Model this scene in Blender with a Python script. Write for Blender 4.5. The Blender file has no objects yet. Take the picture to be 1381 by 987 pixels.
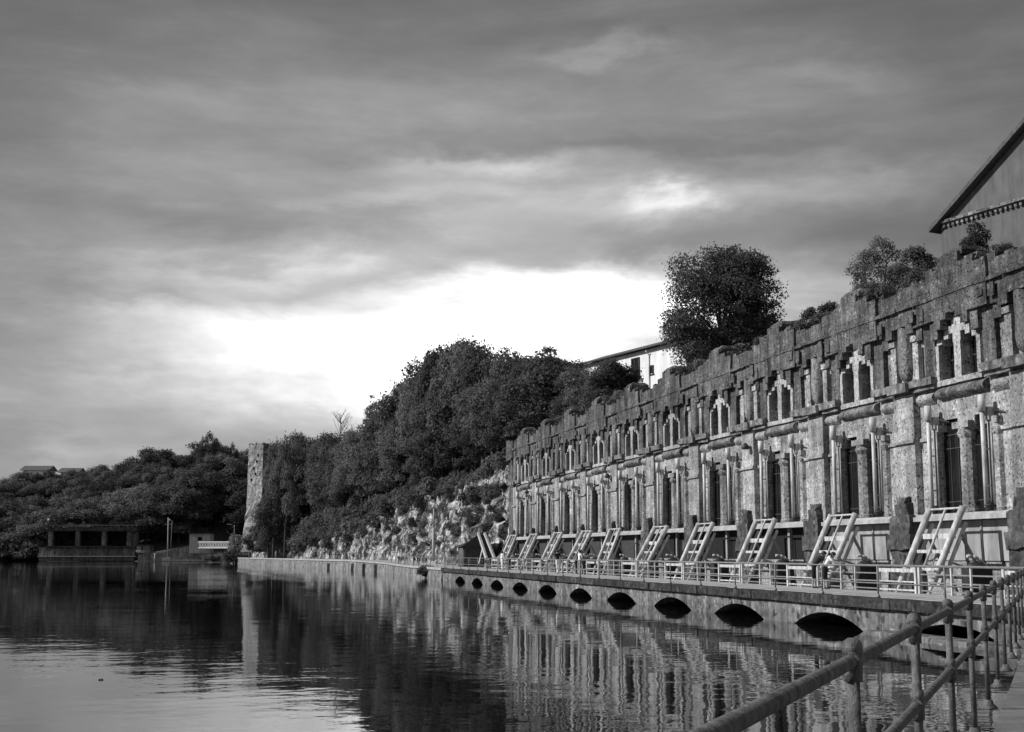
import bpy, math, random
import numpy as np
from mathutils import Vector, Matrix, noise
from mathutils.bvhtree import BVHTree

R = math.radians
SC = bpy.context.scene
COL = SC.collection
random.seed(7)
rng = np.random.default_rng(11)

# ------------------------------------------------------------------ camera frame
# world axes: X runs from the river into the facade, Y runs along the facade away from the camera
F_PX, CX, CY, HZ = 1773.0, 690.5, 493.5, 746.0
TILT = math.atan((HZ - CY) / F_PX)
YAW = math.atan((CX - 304.0) / (F_PX / math.cos(TILT)))
EYE = Vector((0, 0, 2.7))
FW = Vector((math.sin(YAW), math.cos(YAW), 0)); RT = Vector((math.cos(YAW), -math.sin(YAW), 0)); UP = Vector((0, 0, 1))
F3 = FW * math.cos(TILT) + UP * math.sin(TILT); U3 = UP * math.cos(TILT) - FW * math.sin(TILT)
def ray(x, y): return F3 * F_PX + RT * (x - CX) + U3 * (CY - y)
def onX(x, y, X): r = ray(x, y); return EYE + r * (X / r.x)
def onZ(x, y, Z): r = ray(x, y); return EYE + r * ((Z - EYE.z) / r.z)
def atD(x, y, D): r = ray(x, y); return EYE + r * (D / r.dot(FW))
def pr(P):
    v = Vector(P) - EYE; d = v.dot(F3)
    return CX + F_PX * v.dot(RT) / d, CY - F_PX * v.dot(U3) / d
def interp(tab, x):
    return float(np.interp(x, [a for a, b in tab], [b for a, b in tab]))

# ------------------------------------------------------------------ materials
def new_mat(name):
    m = bpy.data.materials.new(name); m.use_nodes = True
    nt = m.node_tree; b = nt.nodes['Principled BSDF']
    return m, nt, b
def N(nt, t, **kw):
    n = nt.nodes.new(t)
    for k, v in kw.items(): setattr(n, k, v)
    return n
def L(nt, a, b): nt.links.new(a, b)
def posvec(nt, scale=(1, 1, 1), rot=(0, 0, 0)):
    g = N(nt, 'ShaderNodeNewGeometry'); mp = N(nt, 'ShaderNodeMapping')
    mp.inputs['Scale'].default_value = scale; mp.inputs['Rotation'].default_value = rot
    L(nt, g.outputs['Position'], mp.inputs['Vector']); return mp.outputs['Vector']
def noise_n(nt, vec, scale, detail=4, rough=.55, dist=0):
    n = N(nt, 'ShaderNodeTexNoise'); n.inputs['Scale'].default_value = scale
    n.inputs['Detail'].default_value = detail; n.inputs['Roughness'].default_value = rough
    n.inputs['Distortion'].default_value = dist
    L(nt, vec, n.inputs['Vector']); return n.outputs['Fac']
def ramp(nt, fac, stops):
    r = N(nt, 'ShaderNodeValToRGB'); els = r.color_ramp.elements
    while len(els) < len(stops): els.new(.5)
    for e, (p, v) in zip(els, stops): e.position = p; e.color = (v, v, v, 1)
    L(nt, fac, r.inputs['Fac']); return r.outputs['Color']
def mth(nt, op, a, b=None, c=None):
    n = N(nt, 'ShaderNodeMath', operation=op)
    for i, v in enumerate((a, b, c)):
        if v is None: continue
        if isinstance(v, (int, float)): n.inputs[i].default_value = v
        else: L(nt, v, n.inputs[i])
    return n.outputs[0]
def bump(nt, b, h, strength, dist=.05):
    bp = N(nt, 'ShaderNodeBump'); bp.inputs['Strength'].default_value = strength; bp.inputs['Distance'].default_value = dist
    L(nt, h, bp.inputs['Height']); L(nt, bp.outputs['Normal'], b.inputs['Normal'])

def pebble_stone(name, lo, hi, stain=.5, joints=.0, cell=8., streak=.5, brick=(1.1, .5), bs=.6, lich=0., hole=.3):
    """conglomerate stone: pebbles, weather streaks, faint block joints"""
    m, nt, b = new_mat(name); p = posvec(nt)
    v = N(nt, 'ShaderNodeTexVoronoi'); v.inputs['Scale'].default_value = cell; L(nt, p, v.inputs['Vector'])
    sp = N(nt, 'ShaderNodeSeparateColor'); L(nt, v.outputs['Color'], sp.inputs['Color'])
    peb = ramp(nt, sp.outputs['Red'], [(0, hole), (.12, .72), (.6, 1.), (.93, 1.15), (1, 1.7)])
    n1 = ramp(nt, noise_n(nt, p, .9, 5, .65), [(.3, lo), (.7, hi)])
    st = ramp(nt, noise_n(nt, posvec(nt, (1.3, 1.3, .22)), .9, 5, .62), [(.35, 1 - stain), (.62, 1)])
    st2 = ramp(nt, noise_n(nt, posvec(nt, (3.5, 3.5, .25)), 1.1, 4, .6), [(.35, 1 - streak * .7), (.6, 1)])
    big = ramp(nt, noise_n(nt, posvec(nt, (1, 1, .6)), .16, 4, .6), [(.35, .72), (.62, 1.1)])
    c = mth(nt, 'MULTIPLY', mth(nt, 'MULTIPLY', mth(nt, 'MULTIPLY', n1, big), peb), mth(nt, 'MULTIPLY', st, st2))
    if joints:
        mp = N(nt, 'ShaderNodeMapping'); g = N(nt, 'ShaderNodeNewGeometry'); s = N(nt, 'ShaderNodeSeparateXYZ'); cb = N(nt, 'ShaderNodeCombineXYZ')
        L(nt, g.outputs['Position'], s.inputs[0]); L(nt, s.outputs['Y'], cb.inputs['X']); L(nt, s.outputs['Z'], cb.inputs['Y'])
        wob = noise_n(nt, p, .8, 2); add = N(nt, 'ShaderNodeVectorMath', operation='ADD'); cw = N(nt, 'ShaderNodeCombineXYZ')
        L(nt, mth(nt, 'MULTIPLY', wob, .25), cw.inputs['X']); L(nt, mth(nt, 'MULTIPLY', wob, .2), cw.inputs['Y'])
        L(nt, cb.outputs[0], add.inputs[0]); L(nt, cw.outputs[0], add.inputs[1])
        br = N(nt, 'ShaderNodeTexBrick'); br.inputs['Scale'].default_value = 1; br.inputs['Brick Width'].default_value = brick[0]
        br.inputs['Row Height'].default_value = brick[1]; br.inputs['Mortar Size'].default_value = .022; br.inputs['Mortar Smooth'].default_value = .4
        br.inputs['Color1'].default_value = (1, 1, 1, 1); br.inputs['Color2'].default_value = (.72, .72, .72, 1)
        k = 1 - joints; br.inputs['Mortar'].default_value = (k, k, k, 1)
        L(nt, add.outputs[0], br.inputs['Vector']); c = mth(nt, 'MULTIPLY', c, br.outputs['Color'])
    if lich:
        lm = ramp(nt, noise_n(nt, p, 2.6, 6, .7), [(.58, 0), (.7, lich)])
        c = mth(nt, 'ADD', c, lm)
    L(nt, c, b.inputs['Base Color']); b.inputs['Roughness'].default_value = .95; b.inputs['Specular IOR Level'].default_value = .15
    h = mth(nt, 'ADD', mth(nt, 'MULTIPLY', v.outputs['Distance'], -.6), noise_n(nt, p, 3.5, 6, .7))
    bump(nt, b, h, bs, .05)
    return m
def plain(name, c, rough=.6, var=.25, scale=3., metal=0., bs=0., dirt=0., dscale=1.2, spec=.3):
    m, nt, b = new_mat(name); p = posvec(nt)
    col = ramp(nt, noise_n(nt, p, scale, 5, .6), [(.3, c * (1 - var)), (.7, c * (1 + var))])
    if dirt:
        d = ramp(nt, noise_n(nt, posvec(nt, (1.6, 1.6, .3)), dscale, 5, .65), [(.4, 1 - dirt), (.6, 1)])
        col = mth(nt, 'MULTIPLY', col, d)
    L(nt, col, b.inputs['Base Color']); b.inputs['Roughness'].default_value = rough; b.inputs['Metallic'].default_value = metal
    b.inputs['Specular IOR Level'].default_value = spec
    if bs: bump(nt, b, noise_n(nt, p, scale * 4, 5, .65), bs, .03)
    return m
def leaf_mat(name, lo, hi):
    m, nt, b = new_mat(name)
    p = posvec(nt); oi = N(nt, 'ShaderNodeObjectInfo')
    c = ramp(nt, noise_n(nt, p, 1.2, 3, .6), [(.3, lo), (.7, hi)])
    k = mth(nt, 'MULTIPLY_ADD', oi.outputs['Random'], .75, .62)
    c = mth(nt, 'MULTIPLY', c, k)
    L(nt, c, b.inputs['Base Color']); b.inputs['Roughness'].default_value = .75; b.inputs['Specular IOR Level'].default_value = .12
    tr = N(nt, 'ShaderNodeBsdfTranslucent'); L(nt, c, tr.inputs['Color'])
    mx = N(nt, 'ShaderNodeMixShader'); mx.inputs[0].default_value = .4
    out = nt.nodes['Material Output']
    L(nt, b.outputs[0], mx.inputs[1]); L(nt, tr.outputs[0], mx.inputs[2]); L(nt, mx.outputs[0], out.inputs['Surface'])
    return m
def rock_mat(name, lo, hi):
    m, nt, b = new_mat(name); p = posvec(nt)
    pw = N(nt, 'ShaderNodeVectorMath', operation='ADD'); wn = N(nt, 'ShaderNodeTexNoise'); wn.inputs['Scale'].default_value = .5; wn.inputs['Detail'].default_value = 4; L(nt, p, wn.inputs['Vector'])
    sc = N(nt, 'ShaderNodeVectorMath', operation='SCALE'); sc.inputs['Scale'].default_value = 1.6; L(nt, wn.outputs['Color'], sc.inputs[0]); L(nt, p, pw.inputs[0]); L(nt, sc.outputs[0], pw.inputs[1])
    def vor(scale, feat, zs):
        mp = N(nt, 'ShaderNodeMapping'); mp.inputs['Scale'].default_value = (1, 1, zs); L(nt, pw.outputs[0], mp.inputs['Vector'])
        v = N(nt, 'ShaderNodeTexVoronoi', feature=feat); v.inputs['Scale'].default_value = scale; L(nt, mp.outputs[0], v.inputs['Vector']); return v
    c1 = vor(.55, 'DISTANCE_TO_EDGE', 1.5).outputs['Distance']; c2 = vor(.95, 'DISTANCE_TO_EDGE', 1.3).outputs['Distance']
    vb = vor(.95, 'F1', 1.3); sp = N(nt, 'ShaderNodeSeparateColor'); L(nt, vb.outputs['Color'], sp.inputs['Color'])
    a = noise_n(nt, p, .3, 7, .7)
    c = ramp(nt, a, [(.36, lo), (.5, (lo + hi) / 2), (.64, hi)])
    blk = ramp(nt, sp.outputs['Red'], [(0, .6), (1, 1.15)])
    crk = mth(nt, 'MULTIPLY', ramp(nt, c1, [(0, .35), (.12, 1)]), ramp(nt, c2, [(0, .7), (.1, 1)]))
    fine = ramp(nt, noise_n(nt, p, 2.6, 7, .75), [(.32, .35), (.46, .95), (.7, 1.2)])
    st = ramp(nt, noise_n(nt, posvec(nt, (.12, .12, 1.1)), 1., 5, .65), [(.4, .45), (.5, 1)])
    veg = mth(nt, 'MULTIPLY', st, ramp(nt, noise_n(nt, p, .33, 8, .75), [(.47, 1), (.54, .14)]))
    c = mth(nt, 'MULTIPLY', mth(nt, 'MULTIPLY', mth(nt, 'MULTIPLY', c, blk), mth(nt, 'MULTIPLY', crk, fine)), veg)
    L(nt, c, b.inputs['Base Color']); b.inputs['Roughness'].default_value = .95; b.inputs['Specular IOR Level'].default_value = .1
    h = mth(nt, 'ADD', mth(nt, 'ADD', noise_n(nt, p, 1.6, 8, .75), mth(nt, 'MULTIPLY', mth(nt, 'MINIMUM', c1, .3), 1.2)), mth(nt, 'MULTIPLY', mth(nt, 'MINIMUM', c2, .2), 1.2))
    bump(nt, b, h, .6, .35)
    return m
def water_mat():
    m, nt, b = new_mat('water')
    b.inputs['Base Color'].default_value = (.006, .006, .006, 1); b.inputs['Roughness'].default_value = .015; b.inputs['IOR'].default_value = 1.33
    p = posvec(nt, (1, 1, 0), (0, 0, R(25)))
    w1 = noise_n(nt, p, 1.5, 3, .5); w2 = noise_n(nt, posvec(nt, (.8, 1.3, 0), (0, 0, R(-20))), .38, 2, .5)
    w3 = noise_n(nt, p, 5., 2, .5)
    calm = ramp(nt, noise_n(nt, posvec(nt, (1, 1, 0)), .045, 3, .55), [(.38, .25), (.62, 1.)])
    h = mth(nt, 'ADD', mth(nt, 'MULTIPLY', w1, .020), mth(nt, 'ADD', mth(nt, 'MULTIPLY', w2, .045), mth(nt, 'MULTIPLY', w3, .0025)))
    bump(nt, b, mth(nt, 'MULTIPLY', h, calm), 1.0, .36)
    return m
def world_arr_floor(): pass

M = {}
M['stone'] = pebble_stone('conglomerate stone', .36, .66, stain=.5, joints=.3, cell=12, streak=.3, bs=.4, hole=.22)
M['stone_mid'] = pebble_stone('grey weathered stone', .16, .36, stain=.5, cell=13, streak=.5, bs=.6, hole=.2)
M['stone_dark'] = pebble_stone('weathered stone', .11, .30, stain=.55, joints=.35, cell=13, streak=.55, brick=(.95, .42), bs=1., lich=.22, hole=.2)
M['stone_pale'] = pebble_stone('pale dressed stone', .4, .58, stain=.35, cell=14, streak=.2, bs=.3)
M['cornice'] = pebble_stone('stained cornice stone', .18, .38, stain=.55, cell=7, streak=.6, bs=.8, lich=.1)
M['rubble'] = pebble_stone('rough rubble stone', .08, .2, stain=.5, cell=5, streak=.4, bs=1.4, lich=.05)
M['quay'] = pebble_stone('quay stone', .14, .36, stain=.6, cell=5, streak=.32, bs=.9, lich=.22)
M['quay_far'] = pebble_stone('stained concrete', .2, .38, stain=.5, cell=3, streak=.12, bs=.5, lich=.1)
M['coping'] = pebble_stone('mossy coping', .04, .10, stain=.5, cell=6, streak=.3, bs=1.2, lich=.1)
M['tower'] = pebble_stone('old tower masonry', .3, .6, stain=.4, joints=.5, cell=2.2, streak=.3, brick=(.9, .45), bs=1.)
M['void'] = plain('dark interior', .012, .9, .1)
M['concrete'] = plain('pale concrete', .42, .85, .15, 2, bs=.3, dirt=.3)
M['panel'] = plain('pale render panel', .36, .8, .15, 2.5, bs=.15, dirt=.35)
M['deck'] = plain('walkway concrete', .4, .85, .2, 1.4, bs=.35, dirt=.2)
M['paving'] = plain('old paving', .17, .9, .3, 1.6, bs=.4, dirt=.3)
M['floor_dark'] = plain('wet concrete', .08, .8, .4, 1.3, bs=.4)
M['white_paint'] = plain('white enamel paint', .6, .5, .12, 7, dirt=.42, dscale=3.5, bs=.15)
M['grey_paint'] = plain('grey steel paint', .28, .5, .2, 5, dirt=.35)
M['rail_paint'] = plain('weathered rail paint', .13, .5, .45, 18, bs=.5, dirt=.5, dscale=14, spec=.4)
M['railing_paint'] = plain('grey railing paint', .2, .5, .25, 5)
M['iron'] = plain('dark iron', .035, .5, .4, 6, bs=.2)
M['dark_belt'] = plain('dark rubber belt', .025, .8, .3, 4)
M['glass'] = plain('dark window glass', .012, .12, .5, .8, spec=.5)
M['glass_bar'] = plain('glazing bar paint', .06, .6, .2, 5)
M['plaster'] = plain('white house plaster', .8, .9, .08, .8, bs=.1, dirt=.18, dscale=.7)
M['plaster_grey'] = plain('grey house plaster', .13, .9, .15, .8, bs=.1, dirt=.25)
M['tiles'] = plain('roof tiles', .1, .9, .35, 4., bs=.8)
M['timber'] = plain('dark timber', .05, .8, .4, 5, bs=.3)
M['bark'] = plain('bark', .05, .95, .4, 6, bs=.6)
M['bark_pale'] = plain('bare dead wood', .16, .9, .3, 6, bs=.3)
M['leaf'] = leaf_mat('broad leaves', .085, .16)
M['leaf_dark'] = leaf_mat('dark leaves', .06, .12)
M['leaf_pale'] = leaf_mat('pale leaves', .105, .19)
M['rock'] = rock_mat('limestone cliff', .24, .78)
M['soil'] = plain('overgrown ground', .045, .95, .5, .8, bs=.8)
M['water'] = water_mat()
M['skin'] = plain('skin', .34, .6, .05, 6)
M['hair'] = plain('dark hair', .02, .6, .3, 30)
M['cloth_white'] = plain('white cloth', .75, .9, .08, 9, bs=.2)
M['cloth_black'] = plain('black cloth', .015, .9, .2, 9, bs=.2)
M['cloth_grey'] = plain('grey cloth', .22, .9, .15, 9, bs=.2)
M['cloth_pale'] = plain('pale cloth', .5, .9, .12, 9, bs=.2)
M['shoe'] = plain('dark shoe', .03, .7, .2, 9)

# ------------------------------------------------------------------ mesh helpers
class MB:
    def __init__(s): s.v = []; s.f = []; s.smooth = []
    def add(s, vs, fs, sm=False):
        o = len(s.v); s.v += [tuple(v) for v in vs]; s.f += [tuple(i + o for i in f) for f in fs]; s.smooth += [sm] * len(fs); return s
    def box(s, x0, x1, y0, y1, z0, z1, j=0.):
        vs = [(x, y, z) for x in (x0, x1) for y in (y0, y1) for z in (z0, z1)]
        if j: vs = [tuple(c + random.uniform(-j, j) for c in v) for v in vs]
        return s.add(vs, [(0, 1, 3, 2), (4, 6, 7, 5), (0, 4, 5, 1), (2, 3, 7, 6), (0, 2, 6, 4), (1, 5, 7, 3)])
    def tube(s, p, q, r, r2=None, n=8, cap=True):
        p = Vector(p); q = Vector(q); r2 = r if r2 is None else r2
        d = (q - p).normalized(); a = d.orthogonal().normalized(); b = d.cross(a)
        vs = []
        for c, rr in ((p, r), (q, r2)):
            vs += [c + (a * math.cos(2 * math.pi * i / n) + b * math.sin(2 * math.pi * i / n)) * rr for i in range(n)]
        s.add(vs, [(i, (i + 1) % n, n + (i + 1) % n, n + i) for i in range(n)], True)
        if cap:
            o = len(s.v) - 2 * n
            s.f += [tuple(o + i for i in reversed(range(n))), tuple(o + n + i for i in range(n))]; s.smooth += [False, False]
        return s
    def path(s, pts, r, n=8):
        for i in range(len(pts) - 1):
            rr = r if isinstance(r, (int, float)) else r[i]; r2 = r if isinstance(r, (int, float)) else r[i + 1]
            s.tube(pts[i], pts[i + 1], rr, r2, n)
        return s
    def bar(s, p, q, w, h, up=(0, 0, 1)):
        p = Vector(p); q = Vector(q); d = (q - p).normalized(); sd = d.cross(Vector(up))
        if sd.length < 1e-4: sd = Vector((1, 0, 0))
        sd.normalize(); u = sd.cross(d).normalized()
        vs = [c + sd * (w / 2 * a) + u * (h / 2 * b) for c in (p, q) for a, b in ((-1, -1), (1, -1), (1, 1), (-1, 1))]
        return s.add(vs, [(3, 2, 1, 0), (4, 5, 6, 7), (0, 1, 5, 4), (1, 2, 6, 5), (2, 3, 7, 6), (3, 0, 4, 7)])
    def lathe(s, prof, c, n=14, sm=True):
        vs = []; m = len(prof)
        for r, z in prof:
            vs += [(c[0] + r * math.cos(2 * math.pi * i / n), c[1] + r * math.sin(2 * math.pi * i / n), c[2] + z) for i in range(n)]
        fs = [(k * n + i, k * n + (i + 1) % n, (k + 1) * n + (i + 1) % n, (k + 1) * n + i) for k in range(m - 1) for i in range(n)]
        s.add(vs, fs, sm); o = len(s.v) - m * n
        s.f += [tuple(o + i for i in reversed(range(n))), tuple(o + (m - 1) * n + i for i in range(n))]; s.smooth += [False, False]
        return s
    def prism(s, poly, fn0, fn1):
        n = len(poly); vs = [fn0(a, b) for a, b in poly] + [fn1(a, b) for a, b in poly]
        return s.add(vs, [tuple(range(n)), tuple(reversed(range(n, 2 * n)))] + [(i, n + i, n + (i + 1) % n, (i + 1) % n) for i in range(n)])
    def ball(s, c, r, n=10, m=7, sq=(1, 1, 1)):
        vs = []; fs = []
        for k in range(m + 1):
            t = math.pi * k / m
            for i in range(n):
                a = 2 * math.pi * i / n
                vs.append((c[0] + r * sq[0] * math.sin(t) * math.cos(a), c[1] + r * sq[1] * math.sin(t) * math.sin(a), c[2] + r * sq[2] * math.cos(t)))
        for k in range(m):
            for i in range(n): fs.append((k * n + i, (k + 1) * n + i, (k + 1) * n + (i + 1) % n, k * n + (i + 1) % n))
        return s.add(vs, fs, True)
    def mesh(s, name, mats):
        me = bpy.data.meshes.new(name); me.from_pydata(s.v, [], s.f)
        me.polygons.foreach_set('use_smooth', s.smooth)
        for m in (mats if isinstance(mats, list) else [mats]): me.materials.append(m)
        me.update(); return me
    def build(s, name, mat, parent=None, loc=(0, 0, 0), rel=False):
        """loc: where the mesh origin stands in the world (or in the parent when rel)"""
        o = bpy.data.objects.new(name, s.mesh(name, mat)); COL.objects.link(o)
        o.location = loc
        if parent is not None:
            o.parent = parent
            if not rel: o.location = Vector(loc) - wpos(parent)
        return o
def wpos(o):
    v = Vector(o.location)
    while o.parent: o = o.parent; v += Vector(o.location)
    return v
def tag(o, label, cat, group=None):
    o['label'] = label; o['category'] = cat
    if group: o['group'] = group
    return o
def thing(name, label, cat, loc, rz=0, group=None):
    o = bpy.data.objects.new(name, None); COL.objects.link(o); o.location = loc; o.rotation_euler = (0, 0, rz)
    o.empty_display_size = .3
    return tag(o, label, cat, group)
def kids(o): return KID.get(o.name, [])
def struct(o): o['kind'] = 'structure'; return o
def copy_part(o, dy, parent=None):
    c = o.copy(); COL.objects.link(c)
    if parent is not None: c.parent = parent
    else: c.location.y += dy
    for ch in list(o.children): copy_part(ch, 0, c)
    return c
def copy_thing(o, loc, rz=0, sc=(1, 1, 1), label=None, group=None):
    c = o.copy(); COL.objects.link(c); c.location = loc; c.rotation_euler = (0, 0, rz); c.scale = sc
    if label: c['label'] = label
    if group: c['group'] = group
    for ch in list(o.children):
        d = ch.copy(); COL.objects.link(d); d.parent = c
        for g in list(ch.children):
            e = g.copy(); COL.objects.link(e); e.parent = d
    return c

# ------------------------------------------------------------------ setting: water, terrain
w = MB(); w.add([(-900, -60, 0), (400, -60, 0), (400, 1500, 0), (-900, 1500, 0)], [(0, 1, 2, 3)])
struct(w.build('water', M['water']))

QUAY = [(21.8, 134.6), (21.9, 150), (22.3, 168), (22.6, 190), (20.6, 223), (15.2, 265), (10.2, 305), (4.6, 346), (1.5, 372)]
FOOT = [(30.4, 126), (29.6, 133), (29.3, 140), (29, 150), (28.4, 168), (27.6, 190), (25.8, 223), (20.6, 265), (15.5, 305), (9.6, 346), (6.5, 374)]
def zpath(u): return 1.2 + .35 * min(max((u - 165) / 50, 0), 1)
def resample(pts, step):
    out = []
    for (a, b), (c, d) in zip(pts[:-1], pts[1:]):
        n = max(1, int(math.hypot(c - a, d - b) / step))
        out += [(a + (c - a) * i / n, b + (d - b) * i / n) for i in range(n)]
    return out + [pts[-1]]
# riverside path between quay edge and cliff foot
def lerp_u(pts, u):
    return float(np.interp(u, [p[1] for p in pts], [p[0] for p in pts]))
pm = MB(); us = np.arange(134.6, 372.1, 2.968)
vs = []
for u in us:
    vs += [(lerp_u(QUAY, u), u, zpath(u)), (lerp_u(FOOT, u) + 1.5, u, zpath(u))]
pm.add(vs, [(2 * i, 2 * i + 1, 2 * i + 3, 2 * i + 2) for i in range(len(us) - 1)])
struct(pm.build('riverside_path', M['deck']))

# cliff: lofted along its foot
ft = resample(FOOT, .7); ft = np.array(ft)
tan = np.gradient(ft, axis=0); tan /= np.linalg.norm(tan, axis=1)[:, None]
# smooth the tangents
for _ in range(6): tan[1:-1] = (tan[:-2] + tan[1:-1] * 2 + tan[2:]) / 4
tan /= np.linalg.norm(tan, axis=1)[:, None]
nrm = np.stack([tan[:, 1], -tan[:, 0]], 1)
HR = [(120, 11.5), (140, 12.0), (165, 11.), (200, 10.), (250, 8.6), (300, 8.0), (350, 8.), (430, 8.)]
PROF = [(.07 * k + .9 * (k / 22) ** 3, k / 22) for k in range(23)]
TOPS = [(5, 1.2), (7, 3.0), (10, 5.5), (14, 8.5), (19, 11), (26, 13), (36, 14), (60, 14.4), (110, 14.5)]
def cliff_base(i): return ft[i], nrm[i], interp(HR, ft[i][1])
cv = []; ncol = 0
for i in range(len(ft)):
    b, n, hr = cliff_base(i); row = []
    for t, k in PROF: row.append((t, zpath(b[1]) - .25 + hr * k, 1))
    for t, dz in TOPS: row.append((t, zpath(b[1]) - .25 + hr + dz, 0))
    ncol = len(row)
    for t, z, rk in row:
        P = Vector((b[0] + n[0] * t, b[1] + n[1] * t, z))
        q = Vector((P.x, P.y, P.z * 1.6))
        d = noise.fractal(q * .11, .9, 2.2, 7) * 1.15
        bk = noise.cell(Vector((P.x * .2, P.y * .3 + noise.noise(P * .3), P.z * .45 + noise.noise(P * .25)))) * 1.0; d += bk
        st = math.sin(P.z * 2.1 + noise.noise(P * .3) * 3) * .22
        k = min(max((z - zpath(b[1])) / 1.5, 0), 1)
        if rk: P += Vector((n[0], n[1], 0)) * (d + st) * k * .6 * (1 if i > 8 else .3); P.z += noise.noise(q * .5) * .25 * k
        else: P.z += noise.fractal(P * .08, .9, 2, 3) * .8
        cv.append(tuple(P))
cm = MB(); cm.add(cv, [(i * ncol + j, (i + 1) * ncol + j, (i + 1) * ncol + j + 1, i * ncol + j + 1) for i in range(len(ft) - 1) for j in range(ncol - 1)], False)
cliff = struct(cm.build('cliff', M['rock']))
cliff.data.materials.append(M['soil'])
for pi, poly in enumerate(cliff.data.polygons):
    if pi % (ncol - 1) >= len(PROF): poly.material_index = 1

# hilltop behind the power station
hm = MB(); xs = np.arange(29.6, 150, 4.); ys = np.arange(-40, 150, 5.)
hv = [(x, y, 12.4 + .07 * max(x - 34, 0) + noise.noise(Vector((x * .06, y * .06, 0))) * .5) for x in xs for y in ys]
hm.add(hv, [(i * len(ys) + j, (i + 1) * len(ys) + j, (i + 1) * len(ys) + j + 1, i * len(ys) + j + 1) for i in range(len(xs) - 1) for j in range(len(ys) - 1)], True)
hill = struct(hm.build('hilltop', M['soil']))

# far bank and wooded hillside behind the weir (grid in camera lateral / depth)
def lat(l, d, z): P = FW * d + RT * l; return (P.x, P.y, z)
bm_ = MB(); ls = np.arange(-420, 40, 8.); ds = np.concatenate([np.arange(430, 640, 7.), [680, 760, 900]])
def hillz(l, d):
    x = CX + l / d * 1791
    shore = 468 + 6 * math.sin(l * .05) if x < 185 else 452
    sky = interp([(-200, 26), (0, 19), (100, 20), (215, 27), (280, 30), (340, 24)], x)
    k = min(max((d - shore) / 75, 0), 1)
    base = -1.5 if d < shore + (6 if x < 62 else -6) else 1.2
    return base + sky * (k * k * (3 - 2 * k)) + noise.noise(Vector((l * .05, d * .05, 0))) * 1.5 * k
bm_.add([lat(l, d, hillz(l, d)) for d in ds for l in ls], [(i * len(ls) + j, i * len(ls) + j + 1, (i + 1) * len(ls) + j + 1, (i + 1) * len(ls) + j) for i in range(len(ds) - 1) for j in range(len(ls) - 1)], True)
hillside = struct(bm_.build('hillside', M['soil']))
def bvh(o): return BVHTree.FromPolygons([v.co for v in o.data.vertices], [tuple(p.vertices) for p in o.data.polygons])
BV = {k: bvh(o) for k, o in (('cliff', cliff), ('hill', hill), ('side', hillside))}
def ground(k, x, y):
    h = BV[k].ray_cast(Vector((x, y, 200)), Vector((0, 0, -1)))
    return h[0].z if h[0] is not None else None

# ------------------------------------------------------------------ arched quay and walkway
UC0, S = 46.85, 8.7
NB = range(-2, 10)
U_FAR = 132.7
ARC0, ARS = 45.85, 8.72
qw = thing('quay_wall', 'long stone quay wall with a row of low dark arches at the waterline', 'quay wall', (21.8, 85, 0))
wl = MB(); poly = []
u = 28.0
poly.append((u, 1.0))
arcs = [(ARC0 + ARS * k, 3.1 if k < 4 else 2.95) for k in range(-1, 10)]
pts = [(28.0, -.6)]
for c, hw in arcs:
    for i in range(15):
        a = math.pi * i / 14; x = -math.cos(a)
        zz = -.12 + .66 * (1 - x * x) ** .9 if abs(x) < .999 else -.6
        pts.append((c + hw * x, zz))
pts.append((134.6, -.6))
top = .86
# face made of vertical strips so that arches stay clean, extruded as tunnels
fv = []; ff = []
for a, z in pts: fv += [(21.8, a, z), (21.8, a, top), (25.2, a, z)]
for i in range(len(pts) - 1): ff += [(3 * i, 3 * i + 3, 3 * i + 4, 3 * i + 1), (3 * i + 2, 3 * i + 5, 3 * i + 3, 3 * i)]
wl.add(fv, ff)
wl.build('wall', M['quay'], qw)
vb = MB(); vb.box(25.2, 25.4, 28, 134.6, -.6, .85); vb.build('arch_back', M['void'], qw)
cp = MB()
uu = 28.0
while uu < 134.5:
    ln = min(random.uniform(1.4, 2.4), 134.6 - uu)
    cp.box(21.62 + random.uniform(-.03, .03), 22.25, uu + .008, uu + ln - .008, .84, 1.195 + random.uniform(-.015, .0), .012); uu += ln
cp.build('coping', M['coping'], qw)
# low concrete apron at the near foot of the wall
ap = MB(); ap.box(20.9, 21.79, 30, 41.2, -.6, .16); ap.build('apron', M['quay'], qw)
dk = MB(); dk.box(22.25, 25.75, 26, 134.6, .9, 1.2); struct(dk.build('walkway', M['deck']))
pf = MB(); pf.box(25.75, 29, 22, 134, .5, 1.0); struct(pf.build('machine_platform', M['floor_dark']))

# far quay wall beside the riverside path
rv = MB(); Q2 = resample(QUAY, 2.2); vs = []
for i, (x, y) in enumerate(Q2):
    j = noise.noise(Vector((x, y, 0)) * .3) * .12
    vs += [(x - .25 + j, y, -.8), (x - .05 + j * .4, y, zpath(y) - .22)]
rv.add(vs, [(2 * i, 2 * i + 2, 2 * i + 3, 2 * i + 1) for i in range(len(Q2) - 1)])
rq = thing('quay_wall', 'plain stained concrete quay wall under the far riverside path', 'quay wall', (20, 200, 0))
rv.build('wall', M['quay_far'], rq)
c2 = MB()
for (a, b), (c, d) in zip(Q2[:-1], Q2[1:]):
    z = zpath((b + d) / 2); n = Vector((d - b, a - c)).normalized()
    vs = [(a - n.x * .2, b - n.y * .2), (a + n.x * .45, b + n.y * .45), (c + n.x * .45, d + n.y * .45), (c - n.x * .2, d - n.y * .2)]
    c2.add([(p, q, z - .22) for p, q in vs] + [(p, q, z + .03) for p, q in vs], [(4, 5, 6, 7), (0, 3, 7, 4), (1, 2, 6, 5), (0, 1, 5, 4), (3, 2, 6, 7)])
c2.build('coping', M['concrete'], rq)
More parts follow.
